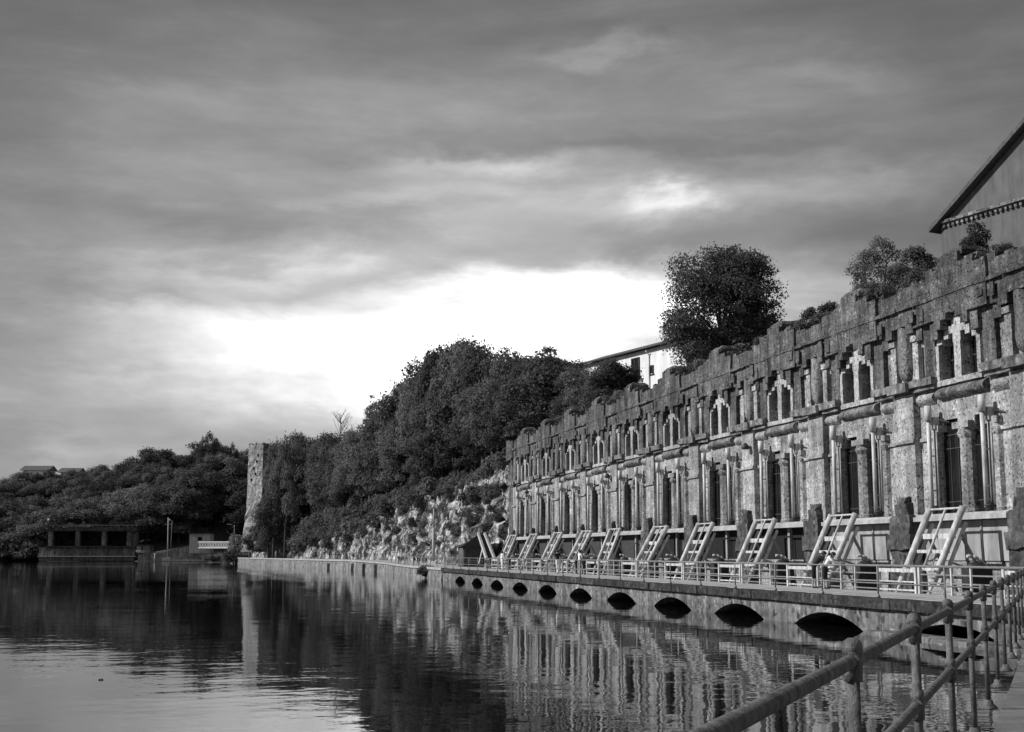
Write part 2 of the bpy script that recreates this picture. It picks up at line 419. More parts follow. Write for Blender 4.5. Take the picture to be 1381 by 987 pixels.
for u in (197, 208, 219.5, 240):
    b2 = MB(); x = lerp_u(QUAY, u); b2.box(x - .6, x - .1, u - .35, u + .35, -.5, .9 + .3 * random.random(), .05)
    b2.build('buttress', M['concrete'] if u == 188.5 else M['quay_far'], rq)

# near quay on which the camera stands, at the right of the pipe railing
P0 = onZ(1150, 891, 2.31); RD = (FW * math.cos(R(22.4)) + RT * math.sin(R(22.4)))
RN = Vector((RD.y, -RD.x, 0))
def rl(s, o=0): return P0 + RD * s + RN * o
a = rl(-30, .12); k = (21.7 - rl(0, .12).x) / RD.x; b = rl(k, .12)
nq = MB(); pl = [(a.x, a.y), (b.x, b.y), (21.9, b.y - 1), (60, b.y - 1), (60, -40), (a.x, -40)]
nq.prism(pl, lambda x, y: (x, y, 1.19), lambda x, y: (x, y, -1.5))
struct(nq.build('quay_pavement', M['paving']))

# ------------------------------------------------------------------ power station
FX = 28.5
PS = thing('power_station', 'long castellated stone power station with stepped window hoods behind the walkway', 'power station', (FX, 80, 1.2))
wb = MB(); B = wb.box
X0, X1 = FX, FX + .6
def mir(lo, hi): return ((lo, hi), (-hi, -lo))
for n in NB:
    uc = UC0 + S * n; h = S / 2
    hf = h
    B(X0 - .12, X1, uc - h, uc + hf, .9, 2.38)
    B(X0, X1, uc - h, uc + hf, 2.38, 4.28)
    for lo, hi in mir(2.05, h): B(X0, X1, uc + lo, uc + hi, 4.28, 7.85)
    B(X0 + .1, X1, uc - .33, uc + .33, 4.28, 7.5)
    for lo, hi in mir(1.72, h): B(X0, X1, uc + lo, uc + hi, 7.85, 8.07)
    B(X0, X1, uc - .62, uc + .62, 7.5, 8.07)
    B(X0, X1, uc - h, uc + hf, 8.07, 9.62)
    c = uc + .15
    B(X0, X1, uc - h, c - 1.38, 9.62, 11.1); B(X0, X1, c + 1.38, uc + hf, 9.62, 11.1); B(X0, X1, c - .26, c + .26, 9.62, 11.1)
    B(X0, X1, uc - h, c - 1.08, 11.1, 11.45); B(X0, X1, c + 1.08, uc + hf, 11.1, 11.45); B(X0, X1, c - .3, c + .3, 11.1, 11.45)
    B(X0, X1, uc - h, uc + hf, 11.45, 13.3)
B(X0, X1, UC0 + S * 9 + S / 2, U_FAR, .9, 13.3)
B(X0 + .6, X0 + 1.4, UC0 + S * -2 - S / 2, U_FAR, .9, 13.2)       # solid back behind the glass
wb.build('wall', M['stone'], PS)

# thick upper layer: stepped hoods below, battlements above
ub = MB()
def strip(u0, u1, zb, zt, x=FX - .5):
    zt += random.uniform(-.07, .07); zb += random.uniform(-.03, .03)
    dx = random.uniform(-.012, .012)
    xr = x + (.3 if zb < 11 else .12 if zb < 11.6 else 0)
    if zb < 12.05 and xr > x: ub.box(xr + dx, FX - .002, u0, u1, zb, 12.1); zb = 12.1
    if zb < 13.2: ub.box(x + dx, FX - .002, u0, u1, zb, min(zt, 13.25))
    ub.box(x + dx, X1 + .15, u0, u1, 13.25, zt)
HALF = [(0, .36, 12.25), (.36, .78, 12.0), (.78, 1.22, 11.7), (1.22, 1.78, 11.35), (1.78, 2.62, 9.9), (2.62, 3.12, 11.55), (3.12, 3.75, 11.95), (3.75, 4.35, 12.3)]
for n in range(-2, 10):
    uc = UC0 + S * n
    for lo, hi, zb in HALF:
        for s in (1, -1):
            u0, u1 = sorted((uc + s * lo, uc + s * hi))
            mid = (lo + hi) / 2
            if mid < .95: zt = 14.55
            elif mid < 1.9: zt = 14.2
            elif mid < 2.7: zt = 13.98
            elif mid < 3.4: zt = 14.05
            else: zt = 13.85
            strip(u0, u1, zb, zt, FX - .5 if mid < 2.65 else FX - .38)
strip(UC0 + 9 * S + 4.35, UC0 + 9 * S + 5.1, 12.3, 13.9); strip(UC0 + 9 * S + 5.1, UC0 + 9 * S + 5.8, 11.6, 14.0); strip(UC0 + 9 * S + 5.8, U_FAR, 4.3, 14.1)
u = UC0 - 2 * S - S / 2
while u < U_FAR - 1:
    ln = random.uniform(.7, 1.6); ub.box(FX - .54, FX - .49, u, min(u + ln - .03, U_FAR), 12.98 + random.uniform(-.02, .02), 13.12, .01); u += ln
for n in NB:
    uc = UC0 + S * n
    for q in (2.2, -2.2, 3.0, -3.0): ub.box(FX - .55, FX - .47, uc + q - .2 + random.uniform(-.05, .05), uc + q + .2, 12.3 + random.uniform(-.2, .2), 12.95 + random.uniform(-.3, .02), .015)
pw_o = ub.build('parapet_wall', M['stone_dark'], PS)

def roughen(me, off, amp, cut=.4, fr=1.6):
    import bmesh
    bm = bmesh.new(); bm.from_mesh(me)
    for _ in range(5):
        es = [e for e in bm.edges if e.calc_length() > cut * 1.5]
        if not es: break
        bmesh.ops.subdivide_edges(bm, edges=es, cuts=1, use_grid_fill=True)
    for v in bm.verts:
        p = (v.co + off)
        n = noise.noise_vector(p * fr) * amp + noise.noise_vector(p * fr * 3.1) * amp * .45
        v.co += n
    bm.to_mesh(me); bm.free(); me.update()
bay = []      # parts of one bay, built at n = 0 then copied
O0 = (0, UC0, 0)
def part(mb, name, mat, sub=None):
    o = mb.build(name, mat, PS, O0); bay.append(o); return o
def sub(mb, name, mat, parent): return mb.build(name, mat, parent, (0, 0, 0), True)
# merlon with its row of slits
mm = MB(); mm.box(FX - .42, X1 + .2, -.92, .86, 14.42, 14.62, .01)
mm.box(FX - .38, FX + .1, -.86, .8, 14.2, 14.24)
for i in range(6): y = -.72 + i * .29; mm.box(FX - .40, FX + .1, y - .05, y + .05, 14.24, 14.42)
mm.add([(FX - .42, -.92, 14.62), (X1 + .2, -.92, 14.62), (X1 + .2, .86, 14.62), (FX - .42, .86, 14.62), (FX - .2, -.75, 14.84), (X1, -.75, 14.84), (X1, .7, 14.84), (FX - .2, .7, 14.84)],
       [(4, 5, 6, 7), (0, 1, 5, 4), (1, 2, 6, 5), (2, 3, 7, 6), (3, 0, 4, 7)])
part(mm, 'merlon', M['stone_dark'])
for s in (1, -1):
    sh = MB(); y0, y1 = sorted((s * .98, s * 1.86))
    sh.add([(FX - .4, y0, 14.1), (X1 + .18, y0, 14.1), (X1 + .18, y1, 14.1), (FX - .4, y1, 14.1), (FX - .22, y0 + .1, 14.38), (X1, y0 + .1, 14.38), (X1, y1 - .1, 14.36), (FX - .22, y1 - .1, 14.36)],
           [(4, 5, 6, 7), (0, 1, 5, 4), (1, 2, 6, 5), (2, 3, 7, 6), (3, 0, 4, 7)])
    part(sh, 'shoulder_stone', M['stone_dark'])
# pale stepped surround of the twin upper windows
sr = MB(); c = .15
sr.box(FX - .16, FX - .004, c - .24, c + .24, 9.66, 11.1)
sr.box(FX - .16, FX - .004, c - .62, c + .62, 11.48, 11.78); sr.box(FX - .16, FX - .004, c - .95, c - .62, 11.3, 11.66); sr.box(FX - .16, FX - .004, c + .62, c + .95, 11.3, 11.66)
sr.box(FX - .16, FX - .004, c - .32, c + .32, 11.78, 12.2); sr.box(FX - .16, FX - .004, c - .3, c + .3, 11.1, 11.48)
for s in (1, -1):
    y0, y1 = sorted((c + s * 1.4, c + s * 1.64)); sr.box(FX - .16, FX - .004, y0, y1, 9.66, 11.12)
    y0, y1 = sorted((c + s * 1.1, c + s * 1.5)); sr.box(FX - .16, FX - .004, y0, y1, 11.13, 11.4)
part(sr, 'window_surround', M['stone_pale'])
sl = MB(); sl.box(FX - .2, FX + .4, c - 1.7, c + 1.7, 9.44, 9.655); part(sl, 'window_sill', M['stone_pale'])
ro = MB(); nseg = 8
pl = [(FX - .005, 8.86)] + [(FX - .02 - .3 * math.sin(math.pi * i / nseg) ** .8, 8.86 + .55 * i / nseg) for i in range(1, nseg)] + [(FX - .005, 9.41)]
ro.prism(pl, lambda x, z: (x, -1.75, z), lambda x, z: (x, 1.75, z)); part(ro, 'ledge_roll', M['cornice'])
for s in (1, -1):
    sd = MB(); y0, y1 = sorted((s * 2.15, s * 3.44))
    pl = [(FX - .005, 8.78)] + [(FX - .005 - .22 * math.sin(math.pi * i / nseg), 8.78 + .56 * i / nseg) for i in range(1, nseg)] + [(FX - .005, 9.34)]
    sd.prism(pl, lambda x, z: (x, y0, z), lambda x, z: (x, y1, z)); part(sd, 'moulding', M['stone'])
# narrow upper windows
for lo, hi in ((.28, 1.36), (-1.36, -.28)):
    g = MB(); lo += c; hi += c; g.box(FX + .38, FX + .42, lo - .02, hi + .02, 9.63, 11.44); o = part(g, 'narrow_window', M['glass'])
    fr = MB(); mid = (lo + hi) / 2
    fr.box(FX + .34, FX + .379, mid - .03, mid + .03, 9.66, 11.4); fr.box(FX + .34, FX + .379, lo, hi, 9.62, 9.72)
    fr.box(FX + .345, FX + .378, lo, mid - .03, 10.5, 10.54); fr.box(FX + .345, FX + .378, mid + .03, hi, 10.5, 10.54)
    sub(fr, 'glazing_bars', M['glass_bar'], o)
# tall lower windows
for lo, hi in ((.3, 2.07), (-2.07, -.3)):
    g = MB(); g.box(FX + .16, FX + .2, lo, hi, 4.25, 8.1); o = part(g, 'tall_window', M['glass'])
    fr = MB()
    for z in (4.75, 6.9, 7.45): fr.box(FX + .125, FX + .159, lo, hi, z - .018, z + .018)
    for k in (1, 2): y = lo + (hi - lo) * k / 3; fr.box(FX + .13, FX + .158, y - .014, y + .014, 4.3, 7.431)
    sub(fr, 'glazing_bars', M['glass_bar'], o)
# columns
def column(y, x, r, half):
    m = MB(); m.lathe([(r * 1.12, 4.3), (r * 1.12, 4.42), (r, 4.46), (r * .97, 7.2), (r * 1.02, 7.22), (r * 1.25, 7.36), (r * 1.28, 7.44), (r * 1.1, 7.5), (r * 1.1, 7.6)], (x, y, 0), 8 if half else 10, False)
    if not half: m.box(x - .38, x + .3, y - .58, y + .58, 7.6, 7.86)
    else:
        s = 1 if y > 0 else -1; y0, y1 = sorted((s * 1.7, s * 2.5)); m.box(x - .28, x + .3, y0, y1, 7.6, 7.86)
    return m
part(column(0, FX + .08, .36, False), 'column', M['stone'])
part(column(2.22, FX + .02, .27, True), 'half_column', M['stone']); part(column(-2.22, FX + .02, .27, True), 'half_column', M['stone'])
# ledge and panels under the windows
lg = MB(); lg.box(FX - .62, FX - .005, -3.36, 3.36, 3.99, 4.17); lg.box(FX - .5, FX - .005, -3.36, 3.36, 4.17, 4.27); part(lg, 'ledge', M['concrete'])
# downpipes in pairs
for s in (1, -1):
    y = s * 1.97
    d = MB(); d.tube((FX - .52, y, 4.42), (FX - .52, y, 8.05), .085, n=10)
    d.tube((FX - .25, y - .1, 4.5), (FX - .25, y - .1, 7.95), .05); d.tube((FX - .25, y + .06, 4.5), (FX - .25, y + .06, 7.95), .035)
    for z in (5.2, 6.6): d.box(FX - .52, FX - .01, y - .03, y + .03, z, z + .05)
    o = part(d, 'downpipe', M['white_paint'])
    hd = MB(); hd.tube((FX - .52, y, 8.05), (FX - .52, y, 8.68), .15, n=12); hd.box(FX - .36, FX - .14, y - .17, y + .13, 7.72, 8.22); sub(hd, 'pipe_head', M['white_paint'], o)
    bk = MB(); bk.bar((FX - .14, y - .3, 8.1), (FX - .02, y - .75, 7.95), .05, .05); bk.box(FX - .14, FX - .004, y - .34, y - .2, 8.04, 8.14); sub(bk, 'bracket', M['iron'], o)
    cu = MB(); cu.lathe([(.1, 0), (.12, .1), (.2, .2), (.21, .24), (.1, .26), (.07, .34)], (FX - .42, y - .04, 4.272), 10); sub(cu, 'base_cup', M['iron'], o)
# pier between bays (at w = -4.35) with buttress, corbel, niche
pw = -S / 2
pi_ = MB(); pi_.box(FX - .3, FX - .004, pw - .82, pw + .82, 4.28, 9.36)
pi_.box(FX - .42, FX - .301, pw - .9, pw + .9, 7.3, 7.38); pi_.box(FX - .37, FX - .301, pw - .86, pw + .86, 7.38, 7.5)
part(pi_, 'pier', M['stone'])
for lo, hi in ((.9, 1.86), (-1.86, -.9)):
    bd = MB(); bd.box(FX - .1, FX - .004, pw + lo, pw + hi, 7.32, 7.46); part(bd, 'string_course', M['stone'])
bu = MB(); z = 1.0
for i, (h, dw) in enumerate([(.55, .12), (.6, .02), (.7, .08), (.62, .0), (.8, .1)]):
    bu.box(FX - .72 + random.uniform(-.05, .08), FX - .13, pw - .98 + dw, pw + .92 - dw, z, z + h - .015, .05); z += h
bu.box(FX - .6, FX - .31, pw - .5, pw + .55, 4.27, 4.75, .05); bu.box(FX - .52, FX - .31, pw - .38, pw + .42, 4.75, 5.05, .06)
part(bu, 'buttress', M['rubble'])
cn = MB(); cn.box(FX - .46, FX - .345, pw - 2.6, pw + 2.6, 9.58, 9.9); cn.box(FX - .345, FX - .005, pw - 2.58, pw + 2.58, 9.58, 9.89); cn.box(FX - .3, FX - .004, pw - 2.5, pw + 2.5, 9.4, 9.578)
cn.box(FX - .62, FX - .461, pw - .78, pw + .78, 9.46, 9.84)
part(cn, 'cornice', M['cornice'])
for lo, hi in ((.72, 1.16), (-1.16, -.72)):
    q = MB(); q.box(FX - .16, FX - .004, pw + lo, pw + hi, 9.9, 11.9); q.box(FX - .24, FX - .165, pw + lo - .03, pw + hi + .03, 11.6, 11.85); part(q, 'niche_pilaster', M['stone'])
pd = MB()
prf = [(.02, 9.88), (.16, 9.96), (.3, 10.1), (.39, 10.32), (.42, 10.6), (.42, 11.2), (.4, 12.4)]
vs = []; nn = 9
for r, z in prf:
    for i in range(nn):
        a = math.pi * i / (nn - 1); vs.append((FX - .02 - r * .85 * math.sin(a) ** .6, pw - r * math.cos(a), z))
pd.add(vs, [(k * nn + i, k * nn + i + 1, (k + 1) * nn + i + 1, (k + 1) * nn + i) for k in range(len(prf) - 1) for i in range(nn - 1)], True)
part(pd, 'corbel', M['stone_mid'])
for y in (.63, -.63, 1.3, -1.3):
    sl2 = MB(); sl2.box(FX - .02, FX - .003, pw + y - .07, pw + y + .07, 9.95, 11.3); part(sl2, 'slit', M['void'])
# panels differ from bay to bay: only the nearest bays are closed with pale render
def panels(n):
    uc = UC0 + S * n
    if n <= 1:
        for lo, hi in ((-3.3, -1.05), (-.95, 3.3)):
            p = MB(); p.box(FX - .14 - .02, FX - .005, lo, hi, 2.42, 3.96); p.build('panel', M['panel'], PS, (0, uc, 0))
        for y in (-1.0,):
            q = MB(); q.box(FX - .22, FX - .005, y - .048, y + .048, 2.42, 3.98); q.build('panel_post', M['grey_paint'], PS, (0, uc, 0))
    else:
        p = MB(); p.box(FX - .05, FX - .004, -3.3, 3.3, 2.4, 3.97); p.build('dark_shutter', M['void'] if n < 5 else M['timber'], PS, (0, uc, 0))
        q = MB(); q.box(FX - .22, FX - .06, -.75, -.5, 2.4, 3.98); q.build('panel_post', M['panel'], PS, (0, uc, 0))
        if n >= 4:
            q = MB(); q.box(FX - .16, FX - .06, -3.1, -1.5 if n > 5 else -2.2, 2.42, 3.96); q.build('panel', M['panel'], PS, (0, uc, 0))
for n in NB: panels(n)
tmpl = list(bay)
for n in NB:
    if n == 0: continue
    for o in tmpl: copy_part(o, S * n)
roughen(pw_o.data, wpos(pw_o), .038)
# end pier at the far corner gets the pier pieces of one more bay
for o in tmpl:
    if o.name.split('.')[0] in ('pier', 'buttress', 'cornice', 'corbel', 'string_course', 'niche_pilaster'): copy_part(o, S * 10)
for o in list(PS.children):
    nm = o.name.split('.')[0]; am = {'merlon': .07, 'shoulder_stone': .08, 'cornice': .045, 'buttress': .09, 'ledge_roll': .03, 'corbel': .03, 'moulding': .02, 'window_surround': .02, 'window_sill': .02}.get(nm)
    if am:
        o.data = o.data.copy(); roughen(o.data, Vector(o.location) + Vector(PS.location), am, .3 if am > .03 else .25, 1.9)
for x, y, d in ((1003, 600, 1), (818, 640, 1), (710, 662, 1)):
    P = onX(x, y, FX - .5)
    lm = MB(); lm.bar((0, 0, 0), (.5, 0, -.12), .07, .07); lm.bar((0, 0, 0), (-.1, -.5, .05), .06, .06); lm.tube((.1, 0, -.05), (.48, 0, -.7), .03)
    o = lm.build('wall_lamp', M['iron'], PS, P)
    hd = MB(); hd.lathe([(.08, 0), (.22, -.18), (.24, -.3), (.05, -.34)], (-.1, -.5, .05), 10); sub(hd, 'lamp_shade', M['iron'], o)

# ------------------------------------------------------------------ lifting frames (rack rakes) in front of the facade
FG = 'white lifting frames along the power station'
def make_frame(lean=1.55, hw=1.2):
    t = thing('lifting_frame', 'x', 'lifting frame', (25.45, 46.1, 1.2), 0, FG)
    def P(y, k, off=0): return Vector((lean * k + off * .9, y, .02 + 3.2 * k - off * .42))
    for s in (1, -1):
        b = MB(); b.tube(P(s * hw, .1), P(s * hw, 1), .13, n=12); b.tube(P(s * hw, -.02), P(s * hw, .1), .06); b.build('beam', M['white_paint'], t, rel=True)
        b = MB(); b.bar(P(s * hw - .05, .12, .32), P(s * hw - .05, .86, .32), .1, .12); b.build('guide_rail', M['white_paint'], t, rel=True)
        b = MB(); b.bar(P(s * hw - .05, .72, .3), (lean + 1.0, s * hw - .05, .0), .1, .1); b.bar(P(s * hw - .05, .4, .3), (lean + .7, s * hw - .05, .75), .07, .07); b.build('rear_leg', M['grey_paint'], t, rel=True)
    for k, hh in ((.3, .16), (.5, .12), (.68, .2)):
        b = MB(); b.bar(P(-hw, k, .12), P(hw, k, .12), .08, hh); b.build('crossbar', M['white_paint'], t, rel=True)
    b = MB(); b.tube(P(-hw, .99), P(hw, .99), .045); b.build('top_bar', M['white_paint'], t, rel=True)
    b = MB(); b.tube(P(0.0, .3, .05), P(0.0, 1.0, 0), .05); b.tube(P(.12, .18, .1), P(.12, .62, .1), .03); b.build('lifting_rod', M['white_paint'], t, rel=True)
    g = MB(); g.box(lean - .35, lean + .55, -hw - .9, -hw - .25, -.2, .95, .02); g.ball((lean + .1, -hw - .55, .95), .42, 10, 6, (1, .7, .6)); g.tube((lean + .1, -hw - .3, .6), (lean + .1, hw, .6), .06)
    mo = g.build('winch', M['iron'], t, rel=True)
    a = MB(); pts = [(lean - .2 + .8 * math.sin(q), -hw - .58, .55 + .85 * math.cos(q)) for q in np.linspace(-.1, 1.6, 7)]
    a.path([Vector(p) for p in pts], .06); sub(a, 'arm', M['white_paint'], mo)
    b = MB(); b.bar((lean * .35, -.5, .95), (lean * .8, .3, 1.5), .05, .05); b.bar((lean * .35, .45, .95), (lean * .8, -.2, 1.5), .05, .05); b.build('cross_brace', M['grey_paint'], t, rel=True)
    return t
f0 = make_frame()
f_lbl = {0: 'white inclined lifting frame nearest the camera, beside the foreground railing',
  1: 'white inclined lifting frame behind the couple bending over the fence',
  2: 'white inclined lifting frame, third from the near end, before dark shuttered openings',
  3: 'white inclined lifting frame, fourth from the near end of the row',
  4: 'laid back white lifting frame, fifth from the near end, right of the bicycle',
  5: 'steep white lifting frame with the bicycle below it, sixth from the near end',
  6: 'white inclined lifting frame behind the three visitors at the fence',
  7: 'white inclined lifting frame behind the man in a black shirt',
  8: 'white inclined lifting frame, second from the far end of the row',
  9: 'white lifting frame at the far end of the row beside the dark conveyor'}
f0['label'] = f_lbl[0]
steep = {4: 1.16, 5: .86, 6: 1.1, 7: 1.05, 9: .9}
for n in range(1, 10):
    copy_thing(f0, (25.45, 46.1 + S * n - (.9 if n == 9 else 0), 1.2), 0, (steep.get(n, 1), 1, 1), f_lbl[n])
copy_thing(f0, (25.45, 46.1 - S, 1.2), 0, (1, 1, 1), 'white inclined lifting frame cut by the right edge of the view', FG)

# ------------------------------------------------------------------ white fence along the machines
fn = thing('fence', 'white painted post and rail fence between walkway and lifting frames', 'fence', (25.4, 80, 1.2))
def post(y, w, z1=2.22):
    b = MB(); b.box(25.4 - w / 2, 25.4 + w / 2, y - w / 2, y + w / 2, 1.2, z1); b.build('post', M['white_paint'], fn)
for n in range(-2, 10):
    uc = UC0 + S * n
    post(uc + 1.75, .13); post(uc - 1.17, .13); post(uc - 1.43, .13); post(uc - 3.66, .09)
    if n > -2: post(uc + 3.78 - S, .07) if False else post(uc - 4.92, .07)
    b = MB(); y0, y1 = uc - 1.1, uc + 1.68
    b.box(25.37, 25.43, y0, y1, 1.98, 2.12); b.box(25.375, 25.425, y0, y1, 1.28, 1.34); b.box(25.375, 25.425, y0, y1, 1.6, 1.65)
    b.build('gate_rails', M['white_paint'], fn)
    b = MB(); y0, y1 = uc - 1.5 - .0, uc + 1.82 - S
    for z in (1.32, 1.62, 1.92): b.box(25.385, 25.415, y1, y0, z - .025, z + .025)
    b.build('rails', M['railing_paint'], fn)
b = MB(); b.box(25.34, 25.46, UC0 - 2 * S - 5, UC0 + 9 * S + 1.8, 2.222, 2.262); b.build('top_rail', M['railing_paint'], fn)

# front railing of the walkway and its thinner continuation along the path
fr = thing('railing', 'thin grey two-rail railing along the water edge of the walkway', 'railing', (21.9, 80, 1.2))
pu = [37.7 - 4.35 + 4.35 * k for k in range(0, 24)]
for u in pu:
    b = MB(); b.tube((21.92, u, 1.19), (21.92, u, 2.27), .03, n=8); b.lathe([(.075, 0), (.07, .06), (.035, .13)], (21.92, u, 1.19), 8); b.build('post', M['railing_paint'], fr)
for z in (2.27, 1.68):
    b = MB(); b.tube((21.92, pu[0] - 1, z), (21.92, 134.4, z), .026); b.build('rail', M['railing_paint'], fr)
fr2 = thing('railing', 'faint wire railing on the far bend of the riverside path', 'railing', (22.2, 160, 1.2))
prev = None
for u in np.arange(134.6, 186, 5.):
    x = lerp_u(QUAY, u) + .15; z = zpath(u)
    b = MB(); b.tube((x, u, z), (x, u, z + 1.05), .028, n=6); b.build('post', M['railing_paint'], fr2)
    if prev:
        for zz in (.55, 1.03): b = MB(); b.tube((prev[0], prev[1], prev[2] + zz), (x, u, z + zz), .018, n=6); b.build('rail', M['railing_paint'], fr2)
    prev = (x, u, z)

# ------------------------------------------------------------------ foreground pipe railing
pr_ = thing('pipe_railing', 'thick weathered tubular railing in the lower right foreground', 'railing', (P0.x, P0.y, 1.19))
sp = 2.1
xs_post = [1150, 1233, 1278, 1308]
# post spacing solved from the photograph: depth grows linearly
D0 = (P0 - EYE).dot(FW)
step = D0 / 2.37 / math.cos(R(22.4))
RR = .0255
kmax = int((21.5 - P0.x) / RD.x / step)
for k in [-2] + list(range(0, kmax + 1)):
    Q = rl(step * k)
    b = MB(); b.tube((Q.x, Q.y, 1.19), (Q.x, Q.y, 2.29), RR * .92, n=16); b.lathe([(.09, 0), (.085, .02), (.05, .05), (.04, .09)], (Q.x, Q.y, 1.19), 16)
    po = b.build('post', M['rail_paint'], pr_)
    e = RR
    for zc in (2.31, 1.92):
        c_ = MB(); c_.tube((Q.x, Q.y, zc - .075), (Q.x, Q.y, zc + .02), e * 1.3, e * 1.45, n=16)
        if zc > 2: c_.lathe([(e * 1.45, 0), (e * 1.5, .03), (e * 1.25, .05), (e * .6, .062)], (Q.x, Q.y, zc + .02), 16)
        else: c_.tube((Q.x, Q.y, zc + .02), (Q.x, Q.y, zc + .075), e * 1.45, e * 1.3, n=16)
        A = Q + RD * .075; A2 = Q - RD * .075
        c_.tube((A2.x, A2.y, zc), (A.x, A.y, zc), e * 1.35, n=16)
        sub(c_, 'collar', M['rail_paint'], po).location = (0, 0, 0)
A = rl(-2 * step - 1.5); Bq = rl(kmax * step + 1)
for z in (2.31, 1.92):
    b = MB(); b.tube((A.x, A.y, z), (Bq.x, Bq.y, z), RR, n=18); b.build('rail', M['rail_paint'], pr_)

# ------------------------------------------------------------------ foliage
def leaves(centers, radii, per, size, flat=.7, up=.15):
    vs = []; fs = []
    out = []
    for (c, r, k) in zip(centers, radii, per):
        d = rng.normal(size=(k, 3)); d /= np.linalg.norm(d, axis=1)[:, None]
        d[:, 2] = np.where(d[:, 2] < -.35, -d[:, 2], d[:, 2])
        rad = r * (1 - .42 * rng.random(k) ** 1.8)
        bumpy = 1 + .22 * np.sin(d[:, 0] * 7 + c[0]) * np.sin(d[:, 1] * 7 + c[1]) + .12 * rng.normal(size=k)
        p = np.array(c) + d * (rad * bumpy)[:, None] * np.array([1, 1, flat + .15])
        out.append((p, d))
    P = np.concatenate([a for a, b in out]); D = np.concatenate([b for a, b in out])
    k = len(P); nrm = D * .85 + rng.normal(size=(k, 3)) * .45 + np.array([0, 0, up]); nrm /= np.linalg.norm(nrm, axis=1)[:, None]
    t = rng.normal(size=(k, 3)); t -= nrm * (t * nrm).sum(1)[:, None]; t /= np.linalg.norm(t, axis=1)[:, None]
    b = np.cross(nrm, t); s = (size * rng.uniform(.55, 1.25, k))[:, None]; w = s * .62
    V = np.stack([P - t * s, P - b * w + nrm * s * .15, P + t * s, P + b * w + nrm * s * .15], 1).reshape(-1, 3)
    return V, k
def leaf_mesh(name, V, k, mat):
    me = bpy.data.meshes.new(name)
    me.vertices.add(4 * k); me.vertices.foreach_set('co', V.astype(np.float32).ravel())
    me.loops.add(4 * k); me.loops.foreach_set('vertex_index', np.arange(4 * k, dtype=np.int32))
    me.polygons.add(k); me.polygons.foreach_set('loop_start', np.arange(0, 4 * k, 4, dtype=np.int32))
    me.update(calc_edges=True); me.materials.append(mat); return me
def crown_lobes(h, rx, rz, zc, n, lr, taper=0., kmin=.55):
    cs = []; rs = []
    for i in range(n):
        for _ in range(30):
            d = Vector(rng.normal(size=3)).normalized()
            if d.z > -.75: break
        k = (kmin + (1 - kmin) * random.random() ** .4) * (1 + .3 * noise.noise(d * 1.7 + Vector((h, n, rx))))
        z = d.z * rz * k
        sh = 1 - taper * max(0, (z + rz) / (2 * rz))
        cs.append((d.x * rx * k * sh, d.y * rx * k * sh, zc + z)); rs.append(lr * random.uniform(.5, 1.3) * (1 - .4 * taper * max(0, (z + rz) / (2 * rz))))
    return cs, rs
def make_tree(name, label, cat, h, rx, rz, zc, n, lr, per, leaf, mat, taper=0., bark='bark', loc=(0, 0, 0), group=None):
    t = thing(name, label, cat, loc, 0, group)
    cs, rs = crown_lobes(h, rx, rz, zc, n, lr, taper, .55 if n < 30 else .25)
    V, k = leaves(cs, rs, [int(per * (r / lr) ** 2) + 10 for r in rs], leaf)
    V[:, 2] *= h / np.percentile(V[:, 2], 99.7)
    o = bpy.data.objects.new('crown', leaf_mesh('crown', V, k, mat)); COL.objects.link(o); o.parent = t
    tm = MB(); top = Vector((random.uniform(-.3, .3), random.uniform(-.3, .3), zc)); mid = Vector((random.uniform(-.15, .15), random.uniform(-.15, .15), zc * .5))
    r0 = h * .022
    tm.path([Vector((0, 0, -.8)), mid, top], [r0 * 1.25, r0, r0 * .55], 8)
    for i in range(min(n, 9)):
        c = Vector(cs[i * n // 9 if n > 9 else i]); k0 = mid.lerp(top, random.uniform(.1, .9)); md = k0.lerp(c, .5) + Vector((0, 0, .25))
        tm.path([k0, md, c], [r0 * .5, r0 * .3, r0 * .1], 6)
    tm.build('trunk', M[bark], t, rel=True)
    return t
VAR = []
GR = 'trees covering the cliff top beyond the power station'
GL = 'trees of the dark wood behind the weir'
for i in range(6):
    h = 10.
    rx = (3.2, 3.7, 2.8, 3.4, 3.0, 3.6)[i]; rz = (3.9, 3.6, 4.3, 4.0, 4.2, 3.5)[i]
    VAR.append(make_tree('broadleaf_tree', 'x', 'tree', h, rx * .95, rz + .45, 4.8, 26, 1.3, 430, .15, (M['leaf'], M['leaf_dark'], M['leaf'], M['leaf_pale'], M['leaf_dark'], M['leaf'])[i], loc=(0, 0, -300)))
VAR_USED = [False] * 6
def put_tree(i, loc, h, wscale, label, group):
    s = h / 10.; sc = (s * wscale, s * wscale, s); rz = random.uniform(0, 6.28)
    if not VAR_USED[i]:
        VAR_USED[i] = True; o = VAR[i]; o.location = loc; o.scale = sc; o.rotation_euler = (0, 0, rz); o['label'] = label; o['group'] = group; return o
    return copy_thing(VAR[i], loc, rz, sc, label, group)
LBLR = 'leafy broadleaf tree in the dense wood on the cliff beyond the power station'
LBLL = 'dark broadleaf tree in the wood on the hillside behind the weir'
SKY = [(330, 606), (345, 612), (368, 600), (385, 592), (400, 576), (412, 571), (425, 581), (440, 588), (455, 590), (470, 584), (485, 580), (500, 568), (515, 566), (526, 535), (535, 508), (550, 492), (570, 479), (600, 467), (628, 460), (650, 463), (668, 470), (678, 488), (690, 490), (705, 478), (730, 463), (750, 466), (770, 480), (785, 490), (800, 500), (815, 489), (840, 487), (852, 496), (866, 525)]
cnt = 0
def cliff_pt(u, t):
    i = int(np.argmin(np.abs(ft[:, 1] - u))); b, n, hr = cliff_base(i)
    return b[0] + n[0] * t, b[1] + n[1] * t
